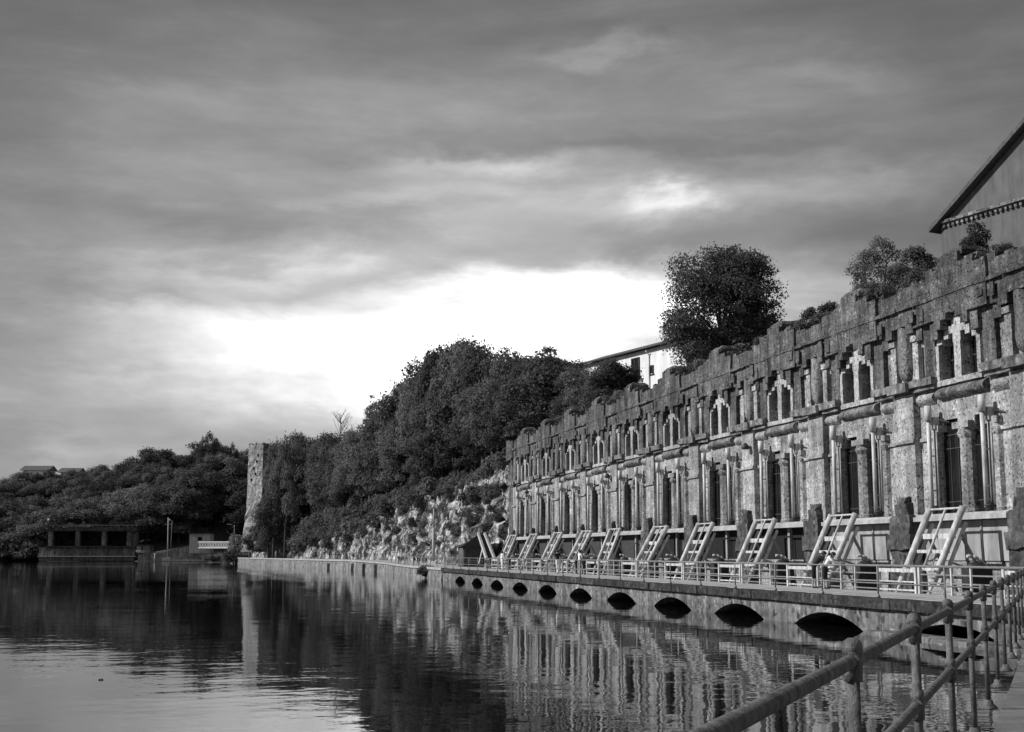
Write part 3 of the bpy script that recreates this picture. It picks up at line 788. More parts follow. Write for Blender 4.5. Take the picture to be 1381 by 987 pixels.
def try_tree(x, y, z, hmin, hmax, jit, force=False, grp=GR, lbl=LBLR, sky=SKY, ws=1., xr=(333, 872)):
    global cnt
    px, _ = pr((x, y, z + 8))
    if not xr[0] < px < xr[1]: return False
    d = (Vector((x, y, z)) - EYE).dot(FW)
    hw = 16 if force else 9
    zt = atD(px, max(interp(sky, px), interp(sky, px - hw), interp(sky, px + hw)) + jit, d).z
    h = min(zt - z, hmax)
    if h < hmin: return False
    if force and zt - z > hmax * 1.05: return False
    # the crown's shoulders must stay under the skyline as well
    put_tree(random.randrange(6), (x, y, z), h, ws * random.uniform(.85, 1.2), lbl, grp); cnt += 1
    return True
# skyline pass on the cliff
for px in np.arange(340, 690, 10):
    for t in (5, 8, 12, 16, 21, 27, 34, 44):
        done = False
        for u in np.arange(128, 400, 2.0):
            x, y = cliff_pt(u, t); z = ground('cliff', x, y)
            if z is None: continue
            qx, _ = pr((x, y, z + 8))
            if abs(qx - px) < 3:
                done = try_tree(x, y, z, 7, 21, random.uniform(-6, 4), True, ws=.72); break
        if done: break
for t in (4.4, 9, 14.5):
    for u in np.arange(130, 390, 6.0 + t * .15 ):
        uu = u + random.uniform(-1.6, 1.6); tt = t + random.uniform(-1.3, 1.3)
        x, y = cliff_pt(uu, tt); z = ground('cliff', x, y)
        if z is None: continue
        try_tree(x, y, z, 3.6, random.uniform(8, 15), random.uniform(4, 26), ws=1.12)
# behind the far half of the power station
for u in np.arange(92, 134, 5.2):
    for X in (33, 40):
        x = X + random.uniform(-1.5, 1.5); y = u + random.uniform(-1.5, 1.5); z = ground('hill', x, y) or 12.5
        px, _ = pr((x, y, z + 6))
        if px > 858: continue
        try_tree(x, y, z, 3., random.uniform(13, 18.), random.uniform(-8, 4), ws=.9, xr=(680, 858))
# dark wood behind the weir
SKL = [(-60, 646), (0, 646), (52, 647), (90, 640), (104, 634), (112, 626), (130, 622), (150, 626), (170, 613), (195, 611), (205, 601), (217, 598), (230, 607), (250, 608), (262, 598), (270, 588), (285, 585), (296, 590), (302, 606), (312, 601), (322, 602), (345, 606)]
for d in (470, 484, 502, 522, 545):
    for px in np.arange(-30, 348, 14. if d < 500 else 12.5):
        x_ = px + random.uniform(-4, 4); l = (x_ - CX) / 1791 * d; dd = d + random.uniform(-4, 4)
        P = Vector(lat(l, dd, 0)); z = ground('side', P.x, P.y)
        if z is None: continue
        if 250 < x_ < 335 and d < 474: continue
        try_tree(P.x, P.y, z, 4., random.uniform(14, 21), random.uniform(0, 9) if d > 520 else random.uniform(5, 40), grp=GL, lbl=LBLL, sky=SKL, ws=1.25, xr=(-40, 350))
# two trees standing up out of the wood
for px, py, wd, lb in ((283, 586, 29, 'tall dark rounded tree standing above the wood left of the stone tower'), (314, 601, 18, 'small rounded tree on the skyline just left of the stone tower')):
    P = atD(px, py, 505); z = ground('side', P.x, P.y) or 20
    h = P.z - z; o = copy_thing(VAR[1], (P.x, P.y, z), 1., (wd / 1791 * 505 / 7.4, wd / 1791 * 505 / 7.4, h / 9.6), lb, None)
    if 'group' in o: del o['group']
def cliff_D(px, t):
    best = min(((abs(pr((*cliff_pt(u, t), 15))[0] - px), u) for u in np.arange(128, 415, 1.)))[1]
    return (Vector((*cliff_pt(best, t), 0)) - EYE).dot(FW)
# lone trees with their own shape
def own_tree(px, ytop, D, ground_k, zg, wpx, name, label, mat, per=420, n=26, leaf=.16, taper=0., crown_k=.82, lr=None):
    P = atD(px, ytop, D); z = zg if zg is not None else ground(ground_k, P.x, P.y); h = P.z - z
    rx = wpx / 2 / 1791 * D; rz = h * crown_k / 2; lr = lr or rx * .36
    return make_tree(name, label, 'tree', h, rx - lr * .5, rz - lr * .45, h - rz, n, lr, per, leaf, M[mat], taper, loc=(P.x, P.y, z))
own_tree(970, 338, 100, 'hill', 13.6, 176, 'broadleaf_tree', 'big dark round-crowned tree rising behind the battlements beside the white house', 'leaf', 620, 105, .105, crown_k=.9, lr=1.3)
own_tree(503, 534, cliff_D(503, 14), 'cliff', None, 34, 'poplar_tree', 'slender pointed tree sticking up above the cliff wood, right of the dead tree', 'leaf', 260, 50, .18, .6, .75, lr=1.25)
own_tree(1190, 322, 76, 'hill', 13.2, 106, 'broadleaf_tree', 'pale feathery round tree behind the battlements near the right edge', 'leaf_pale', 420, 64, .065, crown_k=.95, lr=.7)
own_tree(1243, 335, 72, 'hill', 13.2, 70, 'broadleaf_tree', 'spreading dark bushy tree between the feathery tree and the gabled house', 'leaf', 420, 40, .07, crown_k=.95, lr=.55)
own_tree(1106, 409, 80, 'hill', 13.2, 52, 'broadleaf_tree', 'small low spreading tree peeping over the battlements left of the feathery tree', 'leaf_dark', 300, 26, .07, crown_k=.85, lr=.42)
own_tree(1310, 302, 60, 'hill', 13.4, 58, 'broadleaf_tree', 'loose small tree in front of the gabled house wall', 'leaf_dark', 300, 40, .065, crown_k=.9, lr=.45)
own_tree(826, 487, 112, 'hill', 13., 76, 'broadleaf_tree', 'dark rounded tree covering the left part of the white house', 'leaf_dark', 420, 44, .12, crown_k=.9, lr=.85)
# bare dead tree
P = atD(460, 556, cliff_D(460, 20)); z = ground('cliff', P.x, P.y) or 16; hh = P.z - z
dt = thing('dead_tree', 'bare leafless tree on the skyline left of the slender pointed tree', 'tree', (P.x, P.y, z))
tb = MB(); tb.path([Vector((0, 0, -1)), Vector((.1, 0, hh * .6)), Vector((-.2, .1, hh))], [.22, .16, .03], 7); tb.build('trunk', M['bark_pale'], dt, rel=True)
bb = MB()
for i in range(22):
    k = random.uniform(.6, .95); a = random.uniform(0, 6.28); b0 = Vector((0, 0, hh * k)); ln = (1.15 - k) * hh * .55
    e = b0 + Vector((math.cos(a) * ln * .75, math.sin(a) * ln * .75, ln * .9)); m_ = b0.lerp(e, .5) + Vector((0, 0, -.1))
    bb.path([b0, m_, e], [.08, .05, .015], 5)
    for j in range(3):
        f = m_.lerp(e, random.random()); bb.tube(f, f + Vector((random.uniform(-.6, .6), random.uniform(-.6, .6), random.uniform(.2, .8))), .03, .008, 5)
bb.build('branches', M['bark_pale'], dt, rel=True)

# shrubs on the rock
SH = []
for i in range(4):
    cs, rs = crown_lobes(1, .55, .42, .45, 9, .42)
    V, k = leaves(cs, rs, [150] * 9, .075)
    me = leaf_mesh('shrub', V, k, M[('leaf', 'leaf_dark', 'leaf_pale', 'leaf')[i]]); SH.append(me)
LS = 'low leafy shrub clinging to the rock face above the riverside path'; GS = 'shrubs growing on the cliff face'
def shrub(loc, s, label, group, i=None, sz=1.):
    o = bpy.data.objects.new('shrub', SH[random.randrange(4) if i is None else i]); COL.objects.link(o)
    o.location = loc; o.scale = (s, s, s * sz); o.rotation_euler = (0, 0, random.uniform(0, 6.28)); return tag(o, label, 'shrub', group)
def on_cliff(px, py):
    r = ray(px, py).normalized(); h = BV['cliff'].ray_cast(EYE, r); return h[0]
spots = []
for _ in range(150):
    px = random.triangular(338, 545, 390); lo = interp([(335, 690), (420, 650), (500, 660), (545, 655)], px); hi = interp([(335, 742), (400, 738), (470, 735), (500, 712), (545, 690)], px)
    spots.append((px, random.uniform(lo, hi), random.uniform(2.2, 4.2)))
for px, py, s in ((598, 690, 2.2), (610, 712, 1.7), (618, 716, 2.0), (628, 672, 2.2), (640, 664, 2.2), (650, 668, 2), (663, 664, 2), (645, 676, 1.6), (672, 655, 1.5), (560, 705, 2.2), (572, 712, 2.), (548, 690, 2.2), (525, 712, 2.), (535, 716, 2.), (565, 672, 2.4), (580, 664, 2.4), (600, 655, 2.6), (555, 680, 2.2), (615, 648, 2.6), (632, 642, 2.4), (655, 640, 2), (672, 700, 1.6), (680, 690, 1.4), (585, 690, 1.6), (540, 668, 2.6), (518, 684, 2.4), (505, 700, 2.), (592, 640, 3), (622, 640, 3), (570, 652, 3), (648, 634, 2.4)):
    spots.append((px, py, s * .8))
for _ in range(46):
    px = random.uniform(505, 688); spots.append((px, random.uniform(interp([(505, 690), (600, 655), (688, 640)], px), interp([(505, 738), (688, 715)], px)), random.uniform(.7, 1.5)))
for px, py, s in spots:
    h = on_cliff(px, py)
    if h is None: continue
    shrub((h.x + .25, h.y + .1, h.z - s * .4), s, LS, GS)
GU = 'undergrowth along the top of the rock face'; LU = 'bushy undergrowth at the foot of the trees on top of the rock face'
for u in np.arange(131, 372, 3.4):
    for t in (2.4, 4.6):
        x, y = cliff_pt(u + random.uniform(-1.5, 1.5), t + random.uniform(-.9, 1.2)); z = ground('cliff', x, y)
        if z is not None and (t < 3 or random.random() < .6): shrub((x, y, z - 1.0), random.uniform(2.2, 3.8) * (.75 if u < 190 else 1), LU, GU)
# trees and bushes that crowd the foot of the tower, the shore and the far houses
for px, py, D, h in ((377, 604, 312, 0), (371, 632, 304, 0), (387, 600, 300, 0), (364, 672, 306, 0)):
    P = atD(px, py, D); z = ground('cliff', P.x, P.y)
    z = z if z is not None else 1.5
    put_tree(random.randrange(6), (P.x, P.y, z), (P.z - z) / .96, .36 + (py - 600) * .005, 'tree crowding against the right side of the ruined stone tower', 'trees beside the stone tower')
for px, py, D, sz in ((338, 730, 322, 3.), (347, 722, 318, 3.8), (355, 718, 314, 4.), (343, 738, 322, 2.6), (333, 738, 332, 2.6), (352, 735, 316, 3.), (362, 700, 310, 4.4), (360, 735, 314, 3.), (358, 688, 312, 3.6)):
    P = atD(px, py, D); shrub((P.x, P.y, P.z - sz * .5), sz, 'leafy bush at the foot of the ruined stone tower', 'bushes at the foot of the tower')
for px in (-45, -30, -14, 2, 18, 33, 46): P = atD(px, 753, 461); shrub((P.x, P.y, .0), random.uniform(5, 7), 'dark bush on the shore left of the weir', 'bushes on the shore by the weir')
for px, py in ((24, 640), (38, 638), (52, 641), (64, 637), (78, 640), (92, 642), (104, 636)):
    P = atD(px, py, 536); z = ground('side', P.x, P.y); put_tree(random.randrange(6), (P.x, P.y, z), (P.z - z) / .96, 1.1, LBLL, GL)
for n_, w_, s_ in ((0, 2.5, .8), (0, -3.2, .5), (1, 3.4, .6), (1, -2.4, .9), (2, 2.3, .6), (2, -3.0, .7), (3, 3.2, .7), (4, -2.6, .8), (5, 2.8, .8), (6, -3.1, .8), (7, 2.4, .7), (-1, 2.6, .7)):
    shrub((FX - .1, UC0 + S * n_ + w_, 13.85), s_, 'small weed tuft sprouting from the battlements of the power station', 'weeds on the battlements')
P = onZ(487, 762, .3); shrub((P.x - .0, P.y, -.1), 2.1, 'dark bush overhanging the water halfway along the far quay wall', None, 1, 1.2)
P = onZ(316, 756, .3); shrub(atD(316, 761, 352), 4.2, 'dark bush hanging over the water below the lattice footbridge', None, 1, 1.)
P = atD(323, 742, 366); shrub((P.x, P.y, .9), 4.6, 'large pale bush beside the lamp post at the end of the footbridge', None, 2, 1.4)
for px, D, s in ((287, 395, 2.4), (279, 395, 2.2), (293, 395, 2.)): P = atD(px, 755, D); shrub((P.x, P.y, .1), s, 'small bush on the pale wall under the lattice footbridge', 'bushes under the footbridge')
for i, px in enumerate((598, 606, 576, 588)):
    P = onZ(px, 778, 0.1); shrub((lerp_u(QUAY, P.y) - .15, P.y, .1), 1.2, 'weedy plant rooted in the quay wall near the bend', 'weeds on the quay wall')

# ------------------------------------------------------------------ houses and tower
def dirv(deg): return FW * math.cos(R(deg)) + RT * math.sin(R(deg))
def to_x(P, d, px):
    """where the line P + t d shows at picture column px"""
    k = (px - CX) / 1791.
    den = d.dot(RT) - k * d.dot(FW); return P + d * ((k * (P - EYE).dot(FW) - (P - EYE).dot(RT)) / den)
def basis_prism(mb, poly, o, ax, L0, L1, side):
    """polygon in (side, z) extruded along ax"""
    mb.prism(poly, lambda a, z: tuple(o + ax * L0 + side * a + UP * z), lambda a, z: tuple(o + ax * L1 + side * a + UP * z))
A = atD(925, 458, 110); zE = A.z; hd_ = dirv(-26.8); Bp = to_x(A, hd_, 772); LW = (Bp - A).length
A.z = 0; side = Vector((hd_.y, -hd_.x, 0)); zb = 12.6
wh = thing('house', 'long white plastered house with a dark tiled roof above the battlements', 'house', (A.x, A.y, zb))
b = MB(); basis_prism(b, [(0, zb), (0, zE), (4, zE + 1.3), (8, zE), (8, zb)], A, hd_, 0, LW, side); b.build('wall', M['plaster'], wh)
b = MB(); basis_prism(b, [(-.4, zE - .02), (-.4, zE + .12), (4, zE + 1.55), (8.4, zE + .12), (8.4, zE - .02), (4, zE + 1.38)], A, hd_, -.6, LW + .6, side); rf = b.build('roof', M['tiles'], wh)
b = MB(); q0 = A + side * -.46 - hd_ * .5; q1 = A + side * -.46 + hd_ * (LW + .5); q0.z = q1.z = zE + .04; b.tube(q0, q1, .07); b.build('gutter', M['iron'], wh)
W = to_x(A, hd_, 861); def_w = (W - A).length
def house_win(L0, w_, z0, z1, frame=True):
    b = MB(); o = A + hd_ * L0; basis_prism(b, [(-.03, z0), (-.03, z1), (.05, z1), (.05, z0)], o, hd_, -w_ / 2, w_ / 2, side); g = b.build('window', M['glass'], wh)
    f = MB()
    for a, c_, d_, e_ in ((-w_ / 2 - .1, -w_ / 2, z0 - .1, z1 + .1), (w_ / 2, w_ / 2 + .1, z0 - .1, z1 + .1), (-w_ / 2, w_ / 2, z1, z1 + .1), (-w_ / 2 - .2, w_ / 2 + .2, z0 - .18, z0 - .1), (-.03, .03, z0, z1)):
        basis_prism(f, [(-.1, d_), (-.1, e_), (-.031, e_), (-.031, d_)], o, hd_, a, c_, side)
    sub(f, 'frame', M['timber'], g)
def zat(px, py):
    Q = to_x(A, hd_, px); return atD(px, py, (Q - EYE).dot(FW)).z
house_win(def_w, 1.15, zat(861, 508), zat(861, 484))
L2 = (to_x(A, hd_, 883) - A).length; house_win(L2, .4, zat(883, 503), zat(883, 494))
L3 = (to_x(A, hd_, 880) - A).length; o_ = A + hd_ * L3 + side * -.08
b = MB(); b.tube((o_.x, o_.y, zb), (o_.x, o_.y, zE - .5), .06); q = o_ + side * -.34; b.tube((o_.x, o_.y, zE - .5), (q.x, q.y, zE - .2), .06); b.build('downpipe', M['white_paint'], wh)
# lattice window on the shaded end wall
e0 = A - hd_ * .03
b = MB(); o = A + side * 2.0; basis_prism(b, [(-.9, 14.), (-.9, zE - 2.2), (.9, zE - 2.2), (.9, 14.)], o, hd_, -.04, .02, side); b.build('window', M['glass'], wh)
# gabled house at the right edge
gd = dirv(-27.5); A2 = to_x(atD(1290, 312, 70), gd, 1290); zE2 = atD(1290, 300, 70).z; A2.z = 0; s2 = Vector((gd.y, -gd.x, 0)); zb2 = 13.2
gh = thing('house', 'gabled stone house with a pediment and dentil cornice at the right edge', 'house', (A2.x, A2.y, zb2))
GL_ = 16.0
Pq = to_x(A2, gd, 1329); k2 = (atD(1329, 259, (Pq - EYE).dot(FW)).z - atD(1290, 294, 70).z) / (Pq - A2).length; ap = k2 * GL_ / 2
b = MB(); gpoly = [(0, zb2), (0, zE2), (-GL_ / 2, zE2 + ap), (-GL_, zE2), (-GL_, zb2)]
basis_prism(b, gpoly, A2, s2, 0, 9, gd); b.build('wall', M['plaster_grey'], gh)
b = MB(); k_ = ap / (GL_ / 2)
basis_prism(b, [(.5, zE2 - .5 * k_ + .06), (-GL_ / 2, zE2 + ap + .06), (-GL_ - .75, zE2 - .75 * k_ + .06), (-GL_ - .75, zE2 - .75 * k_ + .3), (-GL_ / 2, zE2 + ap + .34), (.5, zE2 - .5 * k_ + .3)], A2, s2, -.45, 9.6, gd)
b.build('roof', M['tiles'], gh)
b = MB(); basis_prism(b, [(-.1, zE2 + .1), (-.1, zE2 + .26), (-GL_ + .1, zE2 + .26), (-GL_ + .1, zE2 + .1)], A2, s2, -.28, -.004, gd); b.build('cornice', M['cornice'], gh)
b = MB(); comb = [(-.2, zE2 + .095)]
for i in range(46):
    a0 = -.25 - i * .33; comb += [(a0, zE2 + .03), (a0, zE2 - .12), (a0 - .17, zE2 - .12), (a0 - .17, zE2 + .03)]
comb += [(-GL_ + .2, zE2 + .03), (-GL_ + .2, zE2 + .095)]
basis_prism(b, comb, A2, s2, -.16, -.006, gd)
b.build('dentils', M['cornice'], gh)
# old square tower
T0 = atD(352, 760, 330); zT = atD(350, 599, 330).z
tw = thing('stone_tower', 'ruined square stone tower rising out of the trees', 'tower', (T0.x, T0.y, 4))
td = dirv(38); ts = Vector((td.y, -td.x, 0))
b = MB(); rows = []
def tower_ring(z, hwid):
    ring = []
    for k in range(4):
        c0 = [(-1, -1), (1, -1), (1, 1), (-1, 1)][k]; c1 = [(-1, -1), (1, -1), (1, 1), (-1, 1)][(k + 1) % 4]
        for j in range(6):
            f = j / 6; x = c0[0] + (c1[0] - c0[0]) * f; y = c0[1] + (c1[1] - c0[1]) * f
            xo = x * hwid if x > 0 else x * (hwid + max(0, (14 - z)) * .13 + max(0, 20 - z) * .03)
            q = ts * xo + td * (y * 2.7); jit = noise.noise(Vector((x * 3, y * 3, z * .9))) * .32
            ring.append((q.x + jit, q.y + jit, z - 4))
    return ring
zs = list(np.linspace(3, zT - .8, 22)); RG = [tower_ring(z, 2.75) for z in zs]
top = [(x, y, z + .9 + .9 * noise.noise(Vector((x * 1.3, y * 1.3, 5)))) for x, y, z in RG[-1]]; RG.append(top)
b.add([p for r in RG for p in r], [(i * 24 + j, i * 24 + (j + 1) % 24, (i + 1) * 24 + (j + 1) % 24, (i + 1) * 24 + j) for i in range(len(RG) - 1) for j in range(24)])
n0 = len(b.v); b.v.append((0, 0, zT - 5.2)); b.smooth += [False] * 24; b.f += [((len(RG) - 1) * 24 + j, (len(RG) - 1) * 24 + (j + 1) % 24, n0) for j in range(24)]
b.build('wall', M['tower'], tw, rel=True)
b = MB()
for x_, z_ in ((.6, zT - 4 - 4.5), (-.4, zT - 4 - 6.2), (.2, zT - 4 - 7.6), (-1.2, zT - 4 - 9), (1., zT - 4 - 3)):
    q = ts * x_ - td * 2.78; b.box(q.x - .2, q.x + .2, q.y - .12, q.y + .12, z_ - .3, z_ + .3, .05)
b.build('hole', M['void'], tw, rel=True)
for px, dy in ((372, 600),):
    pass

# ------------------------------------------------------------------ weir, footbridge, huts, poles on the far left
DW = 455
def LP(px, py, D=DW): return atD(px, py, D)
def lbox(mb, x0, x1, y0, y1, D0=DW, depth=3.):
    """upright box facing the camera: picture columns x0..x1, rows y0..y1 at distance D0"""
    a = atD(x0, y1, D0); c = atD(x1, y0, D0); l0 = (a - EYE).dot(RT); l1 = (c - EYE).dot(RT)
    pl = [lat(l0, D0, 0), lat(l1, D0, 0), lat(l1 + 0, D0 + depth, 0), lat(l0, D0 + depth, 0)]
    mb.add([(p[0], p[1], a.z) for p in pl] + [(p[0], p[1], c.z) for p in pl], [(3, 2, 1, 0), (4, 5, 6, 7), (0, 1, 5, 4), (1, 2, 6, 5), (2, 3, 7, 6), (3, 0, 4, 7)])
we = thing('weir', 'old stone weir with square pillars carrying a beam across the water', 'weir', LP(124, 752))
b = MB(); lbox(b, 52, 182, 738, 756, DW + 1, 5); b.build('base_wall', M['quay'], we)
b = MB(); lbox(b, 60, 185, 736.2, 738, DW - .2, 6.5); b.build('sill', M['coping'], we)
b = MB(); lbox(b, 50, 183, 749.5, 751, DW, 1); b.build('kerb', M['concrete'], we)
for x in (64.5, 101, 136.5, 170.5):
    b = MB(); lbox(b, x, x + 6.7, 716, 736, DW + .4, 2); b.build('pillar', M['quay'], we)
    b = MB(); lbox(b, x + .8, x + 6.2, 716, 736, DW + 3.6, 1.5); b.build('pillar', M['quay'], we)
b = MB(); lbox(b, 178.5, 184, 717, 736, DW + 2, 3); b.build('pillar', M['quay'], we)
b = MB(); lbox(b, 64, 184, 711, 716, DW, 5.5); b.build('beam', M['coping'], we)
b = MB(); lbox(b, 66, 184.5, 707.8, 708.6, DW + .3, .2)
for x in np.arange(66, 185, 5.9): lbox(b, x, x + .5, 708.6, 711, DW + .3, .2)
b.build('parapet_rail', M['railing_paint'], we)
P = LP(65.5, 711); gl = thing('globe_lamp', 'white globe lamp on a short post at the left end of the weir', 'street lamp', P)
b = MB(); b.tube((0, 0, 0), (0, 0, 2.2), .08); b.build('post', M['iron'], gl, rel=True)
b = MB(); b.ball((0, 0, 2.5), .5); b.build('globe', M['white_paint'], gl, rel=True)
def hut(name, label, x0, x1, y0, y1, D, mat, rmat='coping', win=None, depth=5., over=1.):
    h = thing(name, label, 'hut', LP((x0 + x1) / 2, y1, D)); b = MB(); lbox(b, x0, x1, y0, y1, D, depth); b.build('wall', M[mat], h)
    b = MB(); lbox(b, x0 - over, x1 + over, y0 - 1., y0, D - .6, depth + 1.2); b.build('roof', M[rmat], h)
    if win: b = MB(); lbox(b, *win, D - .04, .03); b.build('window', M['void'], h)
    return h
hut('hut', 'small grey concrete hut at the left end of the lattice footbridge', 255, 284, 719.5, 746, 440, 'concrete', win=(266.5, 272.5, 724, 729))
hut('hut', 'low flat-roofed hut between the weir and the mast', 184, 202, 735.5, 746, 452, 'quay', win=(190.5, 193, 738, 743))
# sloping embankment wall and low kerb
b = MB(); D = 446
pw_ = [atD(186, 748, D), atD(262, 737.5, D), atD(282, 740, D), atD(302, 757, D), atD(186, 757, D)]
b.add([tuple(p) for p in pw_] + [tuple(p + FW * 4) for p in pw_], [(4, 3, 2, 1, 0), (0, 1, 6, 5), (1, 2, 7, 6), (2, 3, 8, 7)])
tag(b.build('embankment_wall', M['quay']), 'dark sloping embankment wall rising from the weir to the footbridge', 'wall')
b = MB(); D = 444
for (xa, ya), (xb, yb) in (((183, 743.5), (210, 746)), ((210, 746), (262, 736.5))):
    for k in (0, 1.6): b.tube(atD(xa, ya + k - 1.5, D), atD(xb, yb + k - 1.5, D), .07, n=6)
for i in range(8): x = 186 + i * 10.5; y = interp([(183, 743.5), (210, 746), (262, 736.5)], x); b.tube(atD(x, y - 1.6, D), atD(x, y + 2.5, D), .07, n=6)
tag(b.build('railing', M['railing_paint']), 'pale handrail climbing the sloping embankment wall', 'railing')
b = MB(); lbox(b, 230, 285, 754.6, 756.2, 441, 1.5); tag(b.build('kerb', M['concrete']), 'low pale concrete kerb at the waterline under the embankment wall', 'kerb')
# lattice footbridge
fb = thing('footbridge', 'white lattice truss footbridge over the side channel', 'footbridge', LP(291, 739, 432))
D = 432
def P3(x, y, dd=0): return atD(x, y, 438 - (x - 268) / 47 * 15) + FW * dd * .5 + RT * dd * .85
for dd in (0, 2.4):
    b = MB()
    for y in (730.8, 738.6): b.bar(P3(268, y, dd), P3(315, y, dd), .3, .32)
    b.build('chord', M['white_paint'], fb)
    b = MB(); n = 13
    for i in range(n):
        x0 = 268 + 47 * i / n; x1 = 268 + 47 * (i + 1) / n; ya, yb = (738.6, 730.8) if i % 2 else (730.8, 738.6)
        b.bar(P3(x0, ya, dd), P3(x1, yb, dd), .14, .16); b.bar(P3(x1, 730.8, dd), P3(x1, 738.6, dd), .1, .1)
        b.bar(P3(x0, yb, dd), P3(x1, ya, dd), .1, .12)
    b.build('lattice', M['white_paint'], fb)
b = MB(); b.bar(P3(268, 739.5, 1.2), P3(315, 739.5, 1.2), 2.6, .2); b.build('deck', M['timber'], fb)
b = MB(); lbox(b, 280, 305, 748, 758, 428, 4); o = b.build('abutment', M['concrete'], fb)
b = MB(); lbox(b, 302, 330, 748, 759, 405, 6); tag(b.build('abutment_wall', M['quay']), 'stone abutment wall at the right end of the footbridge', 'wall')
# poles
def lamp(px, ytop, ybot, D, label, arm=None, r=.09, cat='street lamp', name='lamp_post'):
    a = atD(px, ybot, D); z1 = atD(px, ytop, D).z - a.z
    t = thing(name, label, cat, a); b = MB(); b.tube((0, 0, -.3), (0, 0, z1 * .62), r * 1.3, r * 1.2); b.tube((0, 0, z1 * .62), (0, 0, z1), r * .8, r * .6); b.build('pole', M['concrete'], t, rel=True)
    if arm:
        q = RT * (arm / 1791 * D); b = MB(); b.tube((0, 0, z1 - .05), (q.x, q.y, z1 + .25), .05); ar = b.build('arm', M['grey_paint'], t, rel=True)
        h = MB(); e = RT * ((arm + (-3 if arm < 0 else 3)) / 1791 * D); h.bar((q.x, q.y, z1 + .25), (e.x, e.y, z1 + .22), .3, .18); sub(h, 'lamp_head', M['white_paint'], ar)
    return t
u_ = 163.; X_ = lerp_u(FOOT, u_) - 1.0
pxl, pyl = pr((X_, u_, 1.2)); P = onX(584.5, 752, 27.2)
lamp(584.5, 686, 753, (P - EYE).dot(FW), 'tall grey lamp post in front of the pale rock face', None, .16)
lamp(336, 706, 751, 322, 'slim pale pole on the path below the stone tower', None, .1, 'pole', 'pole')
lamp(315, 708, 748, 372, 'lamp post with an arm to the left at the end of the footbridge', -7, .13)
ms = thing('utility_mast', 'twin pole mast with a crossarm standing by the water near the weir', 'mast', atD(227, 754, 438))
b = MB(); D = 438; o = atD(227, 754, D)
def rel(x, y, dd=0): return atD(x, y, D) + FW * dd - o
b.tube(rel(226, 754), rel(227, 698), .22, .16); b.build('pole', M['concrete'], ms, rel=True)
b = MB(); b.tube(rel(230, 744), rel(232, 702), .16, .12); b.build('pole', M['concrete'], ms, rel=True)
b = MB(); b.bar(rel(222, 707), rel(231.5, 707), .2, .3); b.bar(rel(226, 712), rel(231, 712), .12, .15); b.build('crossarm', M['grey_paint'], ms, rel=True)
b = MB(); b.ball(rel(229, 701), .3); b.bar(rel(229, 701), rel(232, 703), .1, .1); b.build('lamp_head', M['white_paint'], ms, rel=True)
b = MB(); lbox(b, 218, 229, 751.5, 756, 437.2, 2.); b.v = [tuple(Vector(v) - o) for v in b.v]; b.build('base', M['concrete'], ms, rel=True)
P = atD(208.5, 757.5, 436); b = MB(); z1 = atD(208.5, 746, 436).z - P.z
b.tube((0, 0, -.4), (0, 0, z1), .2, .18); o = b.build('mooring_post', M['concrete'], None, P); tag(o, 'short white post standing in the water left of the twin pole mast', 'post')
# houses on the far skyline
for x0, x1, y0, y1, D, lb in ((30, 64, 634, 644, 560, 'distant pale house with a low roof at the left edge of the skyline'), (80, 104, 637, 646, 552, 'distant house with a wide flat roof half hidden by trees')):
    h = thing('house', lb, 'house', atD((x0 + x1) / 2, y1, D)); b = MB(); lbox(b, x0, x1, y0, y1 + 30, D, 10); b.build('wall', M['plaster'], h)
    a = atD(x0 - 3, y0, D); c_ = atD(x1 + 3, y0, D); e = FW * 12
    b = MB(); up = UP * 2.2; a = a - FW; c_ = c_ - FW
    b.add([tuple(a), tuple(c_), tuple(c_ + e), tuple(a + e), tuple(a + e * .5 + up), tuple(c_ + e * .5 + up)], [(0, 1, 5, 4), (3, 4, 5, 2), (0, 4, 3), (1, 2, 5), (0, 3, 2, 1)]); b.build('roof', M['tiles'], h)
    for i in range(4):
        b = MB(); xx = x0 + (x1 - x0) * (i + .35) / 4; lbox(b, xx, xx + 2.2, y0 + 3, y0 + 7, D - .05, .04); b.build('window', M['glass'], h)

# ------------------------------------------------------------------ objects at the far end of the walkway
# hut with bars under the rock
Hc = onX(637, 759, 27.2); Hc.z = 1.1
hh_ = thing('hut', 'dark shed with a sloping roof and barred door under the rock', 'hut', Hc)
b = MB(); b.box(-1.2, 1.4, -1.5, 2.5, 0, 2.3); b.build('wall', M['timber'], hh_, rel=True)
b = MB(); b.add([(-1.6, -1.9, 2.3), (1.7, -1.9, 2.3), (1.7, 2.9, 2.3), (-1.6, 2.9, 2.3), (1.2, -1.9, 4.3), (1.2, 2.9, 3.4)], [(0, 3, 2, 1), (0, 1, 4), (3, 5, 2), (0, 4, 5, 3), (1, 2, 5, 4)]); b.build('roof', M['iron'], hh_, rel=True)
b = MB()
for i in range(8): b.tube((-1.35, -1.4 + i * .3, 0), (-1.35, -1.4 + i * .3, 2.2), .025, n=6)
b.tube((-1.35, -1.4, 2.1), (-1.35, .75, 2.1), .03); b.tube((-1.35, -1.4, .3), (-1.35, .75, .3), .03); b.build('barred_door', M['grey_paint'], hh_, rel=True)
